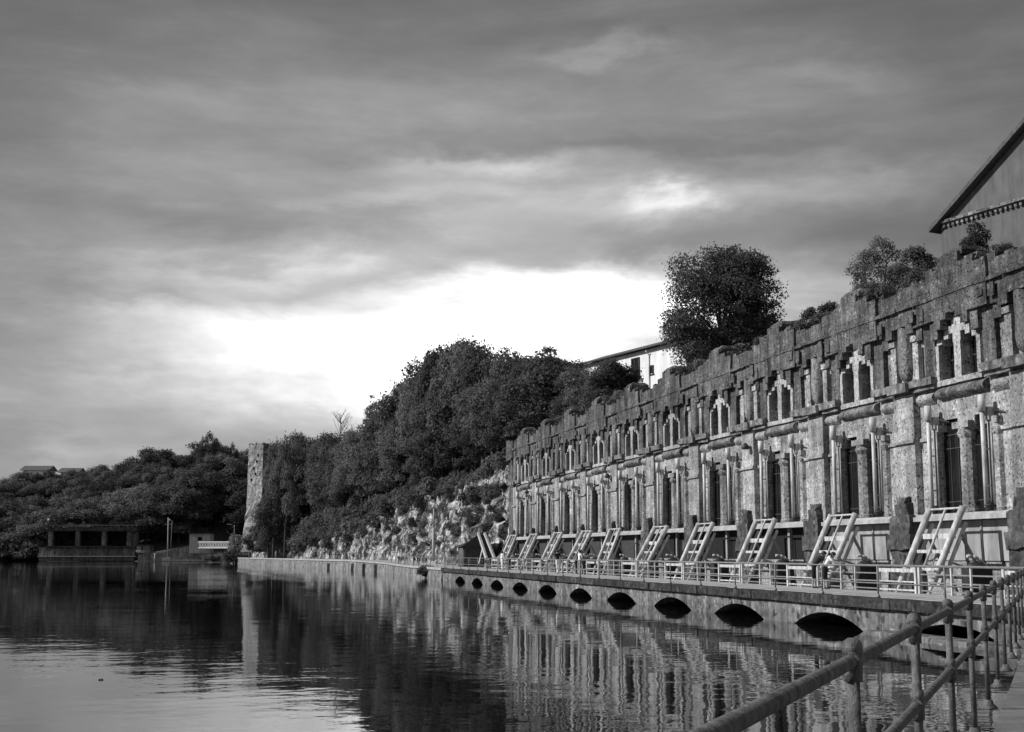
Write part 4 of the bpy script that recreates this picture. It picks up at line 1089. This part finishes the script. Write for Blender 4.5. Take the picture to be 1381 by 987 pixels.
# dark inclined conveyor leaning to the left
C0 = onX(661, 757, 25.6); C0.z = 1.2; dC = (C0 - EYE).dot(FW)
cv_ = thing('conveyor', 'dark inclined conveyor belt with white side beams at the end of the walkway', 'conveyor', C0)
def cpt(px, py, dd): return atD(px, py, dC + dd) - C0
qa, qb, qc, qd = cpt(656, 753, 0), cpt(667.5, 755, 0), cpt(645, 719, 2.5), cpt(653.5, 719, 2.5)
b = MB(); th = FW * .25
b.add([tuple(p) for p in (qa, qb, qd, qc)] + [tuple(p + th) for p in (qa, qb, qd, qc)], [(3, 2, 1, 0), (4, 5, 6, 7), (0, 1, 5, 4), (1, 2, 6, 5), (2, 3, 7, 6), (3, 0, 4, 7)]); b.build('belt', M['dark_belt'], cv_, rel=True)
for p, q in ((qa, qc), (qb, qd)):
    b = MB(); b.bar(p - FW * .1, q - FW * .1, .2, .3); b.build('side_beam', M['white_paint'], cv_, rel=True)
b = MB(); b.bar(cpt(650.5, 741, .9), cpt(646, 760, .6), .1, .1); b.bar(cpt(664, 740, 1.2), cpt(667.5, 760, .6), .1, .1); b.build('leg', M['white_paint'], cv_, rel=True)
b = MB(); b.box(-.5, .4, -.5, .2, 0, .5, .03); b.bar((-.3, -1.2, .9), (-.3, 1., .9), .12, .12); b.bar((-.3, -1.2, 0), (-.3, -1.2, .9), .12, .12); b.bar((-.3, 1., 0), (-.3, 1., .9), .12, .12); b.build('drive_stand', M['grey_paint'], cv_, rel=True)
b = MB()
lf = [onZ(x, y, 1.2) for x, y in ((588, 757), (600, 759), (614, 761.5), (628, 764.5))]
lf = [Vector((26.2, u, 1.2)) for u in (158, 150, 143, 136)]
lw = thing('fence', 'low dark mesh fence beside the bending path under the rock', 'fence', lf[0])
for i in range(3):
    b.bar(lf[i] + UP * .75 - lf[0], lf[i + 1] + UP * .75 - lf[0], .03, .06)
    for j in range(14):
        p = lf[i].lerp(lf[i + 1], j / 14) - lf[0]; b.tube(p, p + UP * .75, .012, n=5)
    for z in (.25, .5): b.tube(lf[i] + UP * z - lf[0], lf[i + 1] + UP * z - lf[0], .012, n=5)
b.build('mesh', M['iron'], lw, rel=True)
for p in lf: b = MB(); b.tube(p - lf[0], p - lf[0] + UP * .9, .04); b.build('post', M['iron'], lw, rel=True)
# pale drum of the machine beside the couple
b = MB(); P = onX(1121, 772, 26.2); b.tube((-.35, 0, 0), (.35, 0, 0), .36, n=18); b.tube((-.45, 0, 0), (.45, 0, 0), .09, n=8); b.box(-.3, .3, -.25, .25, -.5, -.2)
tag(b.build('drum', M['grey_paint'], None, (P.x, P.y, 1.52)), 'round grey cable drum behind the fence next to the bending couple', 'cable drum')
# twig on the water
P = onZ(136, 917, 0); b = MB(); b.path([Vector((-.05, 0, .008)), Vector((0, .01, .018)), Vector((.05, 0, .01))], .012, 5); b.tube((0, .01, .015), (.02, .02, .03), .008, n=5)
tag(b.build('twig', M['bark'], None, (P.x, P.y, 0)), 'tiny dark twig floating on the water at lower left', 'twig')

# bicycle leaning on the white fence
P = onZ(812, 774, 1.2); by = P.y; bx = 25.15
bi = thing('bicycle', 'pale bicycle leaning against the white fence', 'bicycle', (bx, by, 1.2))
def wheel(y):
    w_ = MB(); n = 24
    ring = [Vector((0, y + .33 * math.cos(2 * math.pi * i / n), .34 + .33 * math.sin(2 * math.pi * i / n))) for i in range(n)]
    for i in range(n): w_.tube(ring[i], ring[(i + 1) % n], .018, n=6, cap=False)
    o = w_.build('wheel', M['cloth_pale'], bi, rel=True)
    s_ = MB()
    for i in range(0, n, 2): s_.tube((0, y, .34), ring[i], .004, n=4)
    s_.tube((-.04, y, .34), (.04, y, .34), .025); sub(s_, 'spokes', M['grey_paint'], o)
wheel(-.52); wheel(.52)
b = MB(); bb_ = Vector((0, -.08, .3)); st = Vector((0, -.2, .82)); hdv = Vector((0, .36, .82)); rr_ = Vector((0, -.52, .34)); fr_ = Vector((0, .52, .34))
for p, q in ((bb_, st), (bb_, hdv - UP * .1), (st - UP * .05, hdv), (bb_, rr_), (st - UP * .1, rr_), (hdv + UP * .08, fr_)): b.tube(p, q, .018, n=8)
b.build('frame', M['white_paint'], bi, rel=True)
b = MB(); b.tube((-.27, .33, .98), (.27, .33, .98), .014); b.tube((0, .35, .9), (0, .33, .98), .014); b.build('handlebar', M['iron'], bi, rel=True)
b = MB(); b.ball((0, -.22, .9), .13, 10, 6, (.6, 1.1, .35)); b.tube((0, -.2, .8), (0, -.22, .9), .014); b.build('saddle', M['iron'], bi, rel=True)
bi.rotation_euler = (0, R(7), 0)

# ------------------------------------------------------------------ people
def person(loc, face, h, label, shirt, pants, shorts=False, sleeves=True, lean=0., legs=(0, 0), knees=(0, 0), arms=((10, 10), (10, 10)), hair='short', head_down=0., group=None, bag=None):
    t = thing('person', label, 'person', loc, face, group)
    def rx(v, a, o): v = Vector(v) - Vector(o); c, s = math.cos(a), math.sin(a); return Vector((v.x, v.y * c + v.z * s, -v.y * s + v.z * c)) + Vector(o)
    V = {}; hip = Vector((0, 0, .53 * h))
    la = R(lean)
    V['pelvis'] = hip.copy()
    for k, v in dict(waist=(0, .0, .62), chest=(0, .0, .73), sho=(0, -.005, .805), neck=(0, 0, .855), head=(0, .012, .91), crown=(0, 0, .965)).items():
        V[k] = rx(Vector(v) * h, la, hip)
    for k in ('head', 'crown'): V[k] = rx(V[k], R(head_down), V['neck'])
    Rr = dict(pelvis=(.085, .06), waist=(.075, .055), chest=(.092, .062), sho=(.075, .05), neck=(.034, .036), head=(.05, .062), crown=(.04, .048))
    E_ = [('pelvis', 'waist'), ('waist', 'chest'), ('chest', 'sho'), ('sho', 'neck'), ('neck', 'head'), ('head', 'crown')]
    for i, s in ((0, 1), (1, -1)):
        a = R(legs[i]); kb = R(knees[i]); hp = hip + Vector((s * .052, 0, -.02)) * h
        kn = hp + Vector((0, math.sin(a), -math.cos(a))) * .235 * h; an = kn + Vector((0, math.sin(a - kb), -math.cos(a - kb))) * .245 * h
        to = an + Vector((s * .01, .075, -.022)) * h
        V[f'hip{i}'], V[f'knee{i}'], V[f'ankle{i}'], V[f'toe{i}'] = hp, kn, an, to
        Rr[f'hip{i}'] = (.056, .056); Rr[f'knee{i}'] = (.036, .038); Rr[f'ankle{i}'] = (.024, .026); Rr[f'toe{i}'] = (.022, .018)
        E_ += [('pelvis', f'hip{i}'), (f'hip{i}', f'knee{i}'), (f'knee{i}', f'ankle{i}'), (f'ankle{i}', f'toe{i}')]
        s1 = rx(Vector((s * .105 * h, 0, .805 * h)), la, hip); ua = R(arms[i][0]) ; fa = ua + R(arms[i][1])
        el = s1 + Vector((s * .03 * h, math.sin(ua) * .165 * h, -math.cos(ua) * .165 * h)); wr = el + Vector((-s * .012 * h, math.sin(fa) * .145 * h, -math.cos(fa) * .145 * h))
        V[f'shl{i}'], V[f'elb{i}'], V[f'wri{i}'] = s1, el, wr
        V[f'palm{i}'] = wr + (wr - el).normalized() * .045 * h
        Rr[f'shl{i}'] = (.036, .036); Rr[f'elb{i}'] = (.026, .026); Rr[f'wri{i}'] = (.017, .019); Rr[f'palm{i}'] = (.018, .024)
        E_ += [('sho', f'shl{i}'), (f'shl{i}', f'elb{i}'), (f'elb{i}', f'wri{i}'), (f'wri{i}', f'palm{i}')]
    lowest = min(V[f'toe{i}'].z for i in (0, 1)) - .018 * h
    for k in V: V[k].z -= lowest
    names = list(V); me = bpy.data.meshes.new('body'); me.from_pydata([V[k] for k in names], [(names.index(a), names.index(b)) for a, b in E_], [])
    o = bpy.data.objects.new('body', me); COL.objects.link(o)
    sk = o.modifiers.new('s', 'SKIN'); sd = me.skin_vertices[0].data
    for i, k in enumerate(names): sd[i].radius = (Rr[k][0] * h, Rr[k][1] * h); sd[i].use_root = (k == 'pelvis')
    sb = o.modifiers.new('d', 'SUBSURF'); sb.levels = 2; sb.render_levels = 2
    dg = bpy.context.evaluated_depsgraph_get(); m2 = bpy.data.meshes.new_from_object(o.evaluated_get(dg))
    bpy.data.objects.remove(o)
    mats = [M['skin'], M[shirt], M[pants], M['shoe']]
    m2.materials.clear()
    for m_ in mats: m2.materials.append(m_)
    def segd(p, a, b):
        ab = b - a; k = max(0, min(1, (p - a).dot(ab) / max(ab.length_squared, 1e-9))); return (p - a - ab * k).length, k
    for poly in m2.polygons:
        best = min(((segd(poly.center, V[a], V[b]), a, b) for a, b in E_), key=lambda q: q[0][0]); (_, k), a, b = best
        mi = 1
        if b in ('head', 'crown') or (b == 'neck' and k > .5) or b.startswith('palm'): mi = 0
        elif b.startswith('wri'): mi = 1 if sleeves else 0
        elif b.startswith('elb'): mi = 1 if (sleeves or k < .6) else 0
        elif b.startswith('hip') or a == 'pelvis' and b == 'waist' and k < .45: mi = 2
        elif b.startswith('knee'): mi = 2
        elif b.startswith('ankle'): mi = 0 if (shorts and k > .12) else 2
        elif b.startswith('toe'): mi = 3
        poly.material_index = mi; poly.use_smooth = True
    # fingers and nose join the same body mesh
    import bmesh
    bm = bmesh.new(); bm.from_mesh(m2); ex = MB()
    for i, s in ((0, 1), (1, -1)):
        d = (V[f'palm{i}'] - V[f'wri{i}']).normalized(); sx = d.cross(Vector((1, 0, 0))).normalized(); cu = sx.cross(d)
        for j, (ln, of) in enumerate(((.04, -.016), (.046, -.006), (.043, .005), (.035, .015))):
            p = V[f'palm{i}'] + sx * of * h; q = p + d * ln * .55 * h; r_ = q + (d * .8 + cu * .5 * s).normalized() * ln * .5 * h
            ex.tube(p, q, .0055 * h, .005 * h, 5); ex.tube(q, r_, .005 * h, .0035 * h, 5)
        p = V[f'wri{i}'] + d * .012 * h + sx * -.018 * h; ex.tube(p, p + (d * .7 - sx * .6).normalized() * .035 * h, .0065 * h, .005 * h, 5)
    hv_ = (V['crown'] - V['head']).normalized(); fwd = hv_.cross(Vector((1, 0, 0))).normalized() * -1
    if fwd.y < 0 and lean < 80: fwd = -fwd
    hc = V['head'] + hv_ * .005 * h
    ex.tube(hc + fwd * .058 * h + hv_ * .012 * h, hc + fwd * .078 * h - hv_ * .012 * h, .006 * h, .011 * h, 6)
    for s in (1, -1): ex.ball(hc + Vector((s * .052 * h, 0, 0)), .014 * h, 6, 5, (.4, .8, 1.2))
    base = len(bm.verts); bv = [bm.verts.new(v) for v in ex.v]
    for f in ex.f:
        try: q = bm.faces.new([bv[i] for i in f]); q.material_index = 0; q.smooth = True
        except ValueError: pass
    bm.to_mesh(m2); bm.free(); m2.name = 'body'
    o = bpy.data.objects.new('body', m2); COL.objects.link(o); o.parent = t
    # hair: a cap over the back and top of the head
    hb = MB(); cH = V['head'] + hv_ * .02 * h - fwd * .012 * h
    hb.ball((0, 0, 0), 1, 12, 8); rt_ = Vector((1, 0, 0)); ln = 1.35 if hair == 'long' else 1.
    vs = []
    for x, y, z in hb.v:
        zz = z * (ln if z < 0 else 1)
        if y > .25 and z < .35: y = .25; 
        vs.append(tuple(cH + rt_ * x * .06 * h + fwd * y * .07 * h + hv_ * zz * .068 * h))
    hb.v = vs; hb.build('hair', M['hair'], t, rel=True)
    if bag:
        g = MB(); c_ = V['chest'] - fwd * 0 + Vector((0, -.13 * h, 0)); g.ball(c_, .12 * h, 10, 8, (.8, .5, 1.15)); g.build('backpack', M[bag], t, rel=True)
    return t
def at_walk(px, py, X=None): P = onZ(px, py, 1.2); return (P.x if X is None else X, P.y, 1.2)
def on_line(px, X, z=1.2):
    P = onX(px, 770, X); return (X, P.y, z)
TOW = R(-90)    # facing +X, towards the machines
person(on_line(1097.5, 24.75), TOW + R(-25), 1.76, 'person in a black shirt bending low over the white fence', 'cloth_black', 'cloth_black', True, False, 40, (-4, 4), (2, 2), ((60, 25), (55, 30)), 'short', 5)
person(on_line(1112.5, 24.6), TOW + R(-38), 1.68, 'person in a white top and dark shorts leaning over the fence', 'cloth_white', 'cloth_black', True, False, 30, (-2, 5), (0, 4), ((50, 35), (55, 40)), 'long', 28)
person(at_walk(748.8, 774.2, 23.6), 0.1, 1.78, 'person in a black shirt and white trousers walking away along the walkway', 'cloth_black', 'cloth_white', False, False, 3, (14, -14), (4, 12), ((-14, 12), (16, 14)))
person(on_line(756, 24.5), -.2, 1.68, 'person in a grey top walking beside the one in white trousers', 'cloth_grey', 'cloth_pale', False, True, 4, (-12, 12), (10, 4), ((14, 14), (-12, 12)))
person(on_line(776.8, 24.9), TOW, 1.7, 'person in dark clothes leaning towards the machine, left of three visitors', 'cloth_black', 'cloth_black', False, True, 28, (0, 4), (0, 0), ((50, 30), (45, 30)), 'short', 15)
person(on_line(781.5, 24.3), TOW + .3, 1.74, 'person in a white shirt and dark trousers, middle of three visitors', 'cloth_white', 'cloth_grey', True, False, 6, (-2, 3), (0, 0), ((12, 20), (15, 25)), 'short', 8)
person(on_line(787.5, 24.6), TOW - .5, 1.72, 'person raising a dark camera, right of three visitors', 'cloth_grey', 'cloth_black', True, True, 4, (2, -3), (0, 0), ((55, 75), (55, 75)), 'short', 0, bag='cloth_black')
person(on_line(677, 24.6), TOW + .4, 1.72, 'person dressed in white standing beside the dark conveyor', 'cloth_white', 'cloth_white', False, True, 3, (-3, 4), (0, 0), ((8, 14), (12, 14)))
person(on_line(687, 24.9), TOW, 1.66, 'person in grey bending forward beside the farthest lifting frame', 'cloth_grey', 'cloth_black', False, True, 38, (0, 3), (0, 2), ((40, 20), (42, 24)), 'short', 10)
def far_p(px, D, u_off, *a, **k):
    P = atD(px, 750, D); z = zpath(P.y) + .0
    return person((P.x, P.y, z), *a, **k)
FGp = None
far_p(538.5, 180, 0, 2.6, 1.75, 'person in a white shirt and black trousers, leftmost of four before the rock', 'cloth_white', 'cloth_black', legs=(8, -8))
far_p(548, 178, 0, .4, 1.7, 'person with dark long hair and a white top on the path before the rock', 'cloth_white', 'cloth_grey', legs=(-8, 8), hair='long')
far_p(558, 166, 0, .2, 1.78, 'person in a grey shirt and black shorts, left of the lamp post', 'cloth_grey', 'cloth_black', True, False, legs=(12, -10))
far_p(564, 166, 0, .2, 1.72, 'person in a pale top and black shorts nearest the lamp post', 'cloth_pale', 'cloth_black', True, False, legs=(-10, 12))
far_p(476.5, 226, 0, 3.0, 1.76, 'person in a white top and dark shorts beside the bush on the quay', 'cloth_white', 'cloth_black', True, False, legs=(6, -6))
far_p(480.5, 227, 0, 3.2, 1.7, 'person dressed all in white beside the bush on the quay', 'cloth_white', 'cloth_pale', legs=(-6, 6))
far_p(426, 262, 0, 3.0, 1.76, 'person in black, leftmost of the far strollers on the path', 'cloth_black', 'cloth_black', legs=(6, -6))
far_p(429.5, 262, 0, 3.0, 1.66, 'person in pale grey next to the leftmost far stroller', 'cloth_pale', 'cloth_pale', legs=(-6, 6))
far_p(434, 261, 0, 3.1, 1.7, 'person in a white shirt in the middle of the far strollers', 'cloth_white', 'cloth_grey', legs=(6, -6))
far_p(438, 261, 0, 3.1, 1.76, 'person in a black top in the middle of the far strollers', 'cloth_black', 'cloth_pale', legs=(-6, 6))
far_p(444.5, 260, 0, 3.1, 1.78, 'person in black, rightmost of the far strollers on the path', 'cloth_black', 'cloth_black', legs=(6, -9), bag='cloth_white')

# ------------------------------------------------------------------ light, sky, camera
SUN_H = Vector((-.985, .17, 0)).normalized(); SUN_E = R(33)
sdir = SUN_H * math.cos(SUN_E) + UP * math.sin(SUN_E)
sl_ = bpy.data.lights.new('sun', 'SUN'); sl_.energy = 4.6; sl_.angle = R(.6); sl_.color = (1, 1, 1)
so = bpy.data.objects.new('sun', sl_); COL.objects.link(so); so.rotation_euler = sdir.to_track_quat('Z', 'Y').to_euler(); so.location = (-40, 40, 60)

wd = bpy.data.worlds.new('World'); SC.world = wd; wd.use_nodes = True; nt = wd.node_tree
bg = nt.nodes['Background']; STR = .1; bg.inputs['Strength'].default_value = STR
sky = N(nt, 'ShaderNodeTexSky', sky_type='NISHITA'); sky.sun_disc = False; sky.sun_elevation = SUN_E; sky.sun_rotation = math.atan2(SUN_H.x, SUN_H.y)
bw = N(nt, 'ShaderNodeRGBToBW'); L(nt, sky.outputs['Color'], bw.inputs['Color'])
tc = N(nt, 'ShaderNodeTexCoord'); sx = N(nt, 'ShaderNodeSeparateXYZ'); L(nt, tc.outputs['Generated'], sx.inputs[0])
def azel(px, py): r = ray(px, py).normalized(); return math.atan2(r.x, r.y), math.asin(r.z)
az = mth(nt, 'ARCTAN2', sx.outputs['X'], sx.outputs['Y']); el = mth(nt, 'ARCSINE', sx.outputs['Z'])
cbv = N(nt, 'ShaderNodeCombineXYZ'); L(nt, az, cbv.inputs['X']); L(nt, el, cbv.inputs['Y'])
def sky_noise(scale, rotz, loc, sc, det, rgh, dist):
    mp = N(nt, 'ShaderNodeMapping'); mp.inputs['Scale'].default_value = scale; mp.inputs['Rotation'].default_value = (0, 0, rotz); mp.inputs['Location'].default_value = loc
    L(nt, cbv.outputs[0], mp.inputs['Vector'])
    n = N(nt, 'ShaderNodeTexNoise'); n.inputs['Scale'].default_value = sc; n.inputs['Detail'].default_value = det; n.inputs['Roughness'].default_value = rgh; n.inputs['Distortion'].default_value = dist
    L(nt, mp.outputs[0], n.inputs['Vector']); return n
wn = sky_noise((1, 2.4, 1), R(6), (4.2, 1.1, 0), 5.0, 7, .58, .2)
ws_ = N(nt, 'ShaderNodeSeparateColor'); L(nt, wn.outputs['Color'], ws_.inputs['Color'])
azw = mth(nt, 'ADD', az, mth(nt, 'MULTIPLY', mth(nt, 'SUBTRACT', ws_.outputs['Red'], .5), .34))
elw = mth(nt, 'ADD', el, mth(nt, 'MULTIPLY', mth(nt, 'SUBTRACT', ws_.outputs['Green'], .5), .105))
streak = sky_noise((1.3, 7.5, 1), R(-7), (3.1, .7, 0), 3.2, 9, .6, .25).outputs['Fac']
wisp = sky_noise((2., 6, 1), R(24), (7.7, 2.2, 0), 3.0, 9, .62, .4).outputs['Fac']
cl = mth(nt, 'ADD', mth(nt, 'MULTIPLY', streak, .55), mth(nt, 'MULTIPLY', wisp, .45))
def puff(px, py, wpx, hpx, amp):
    a0, e0 = azel(px, py)
    da = mth(nt, 'DIVIDE', mth(nt, 'SUBTRACT', azw, a0), wpx / 1800); de = mth(nt, 'DIVIDE', mth(nt, 'SUBTRACT', elw, e0), hpx / 1800)
    q = mth(nt, 'ADD', mth(nt, 'MULTIPLY', da, da), mth(nt, 'MULTIPLY', de, de))
    return mth(nt, 'MULTIPLY', mth(nt, 'POWER', 2.718, mth(nt, 'MULTIPLY', q, -1)), amp)
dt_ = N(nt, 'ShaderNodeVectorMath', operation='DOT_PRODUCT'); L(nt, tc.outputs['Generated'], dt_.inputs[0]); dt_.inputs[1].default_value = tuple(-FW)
Lm = mth(nt, 'MULTIPLY_ADD', mth(nt, 'MAXIMUM', dt_.outputs['Value'], 0), .2, .12)  # extra sky brightness behind the camera, added to fill the shaded sides
for p_ in ((600, 340, 580, 240, .29), (400, 500, 260, 75, .30), (520, 560, 200, 60, .34), (630, 500, 190, 60, .45), (140, 510, 220, 80, .10), (560, 450, 420, 110, .22), (770, 430, 240, 52, .85), (560, 475, 200, 70, .30), (860, 400, 120, 40, .3),
           (320, 420, 230, 45, .20), (180, 600, 260, 30, .10), (905, 285, 75, 20, .5), (680, 238, 110, 13, .26), (430, 345, 80, 14, .2), (300, 350, 140, 14, .14),
           (1130, 262, 170, 24, .16), (780, 300, 160, 22, .2), (520, 270, 160, 18, .14), (1080, 110, 120, 20, .07), (820, 70, 90, 12, .1), (300, 165, 200, 26, .06), (90, 590, 40, 26, .07),
           (640, 362, 260, 18, -.15), (900, 345, 140, 20, -.12), (400, 290, 300, 20, -.10), (250, 388, 170, 11, -.12), (900, 205, 260, 24, -.09), (150, 495, 150, 9, -.07), (330, 520, 200, 10, -.08), (560, 200, 220, 20, -.06), (1230, 330, 160, 40, -.06)):
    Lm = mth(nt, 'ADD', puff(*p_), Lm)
tex = ramp(nt, cl, [(.34, .78), (.5, .98), (.66, 1.3)])
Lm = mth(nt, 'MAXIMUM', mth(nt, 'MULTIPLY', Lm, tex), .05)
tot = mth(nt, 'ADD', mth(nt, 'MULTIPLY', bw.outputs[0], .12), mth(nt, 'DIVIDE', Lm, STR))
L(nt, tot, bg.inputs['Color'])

cam = bpy.data.cameras.new('camera'); co = bpy.data.objects.new('camera', cam); COL.objects.link(co)
cam.sensor_fit = 'HORIZONTAL'; cam.sensor_width = 36; cam.lens = 36 * F_PX / 1381; cam.clip_start = .1; cam.clip_end = 5000
co.matrix_world = Matrix((( RT.x, U3.x, -F3.x, EYE.x), (RT.y, U3.y, -F3.y, EYE.y), (RT.z, U3.z, -F3.z, EYE.z), (0, 0, 0, 1)))
SC.camera = co
vs_ = SC.view_settings; vs_.view_transform = 'Standard'; vs_.look = 'None'; vs_.gamma = 1; vs_.exposure = 0; vs_.use_curve_mapping = False
SC.cycles.max_bounces = 6; SC.cycles.diffuse_bounces = 3; SC.cycles.glossy_bounces = 3; SC.cycles.transmission_bounces = 3
print('trees', cnt)
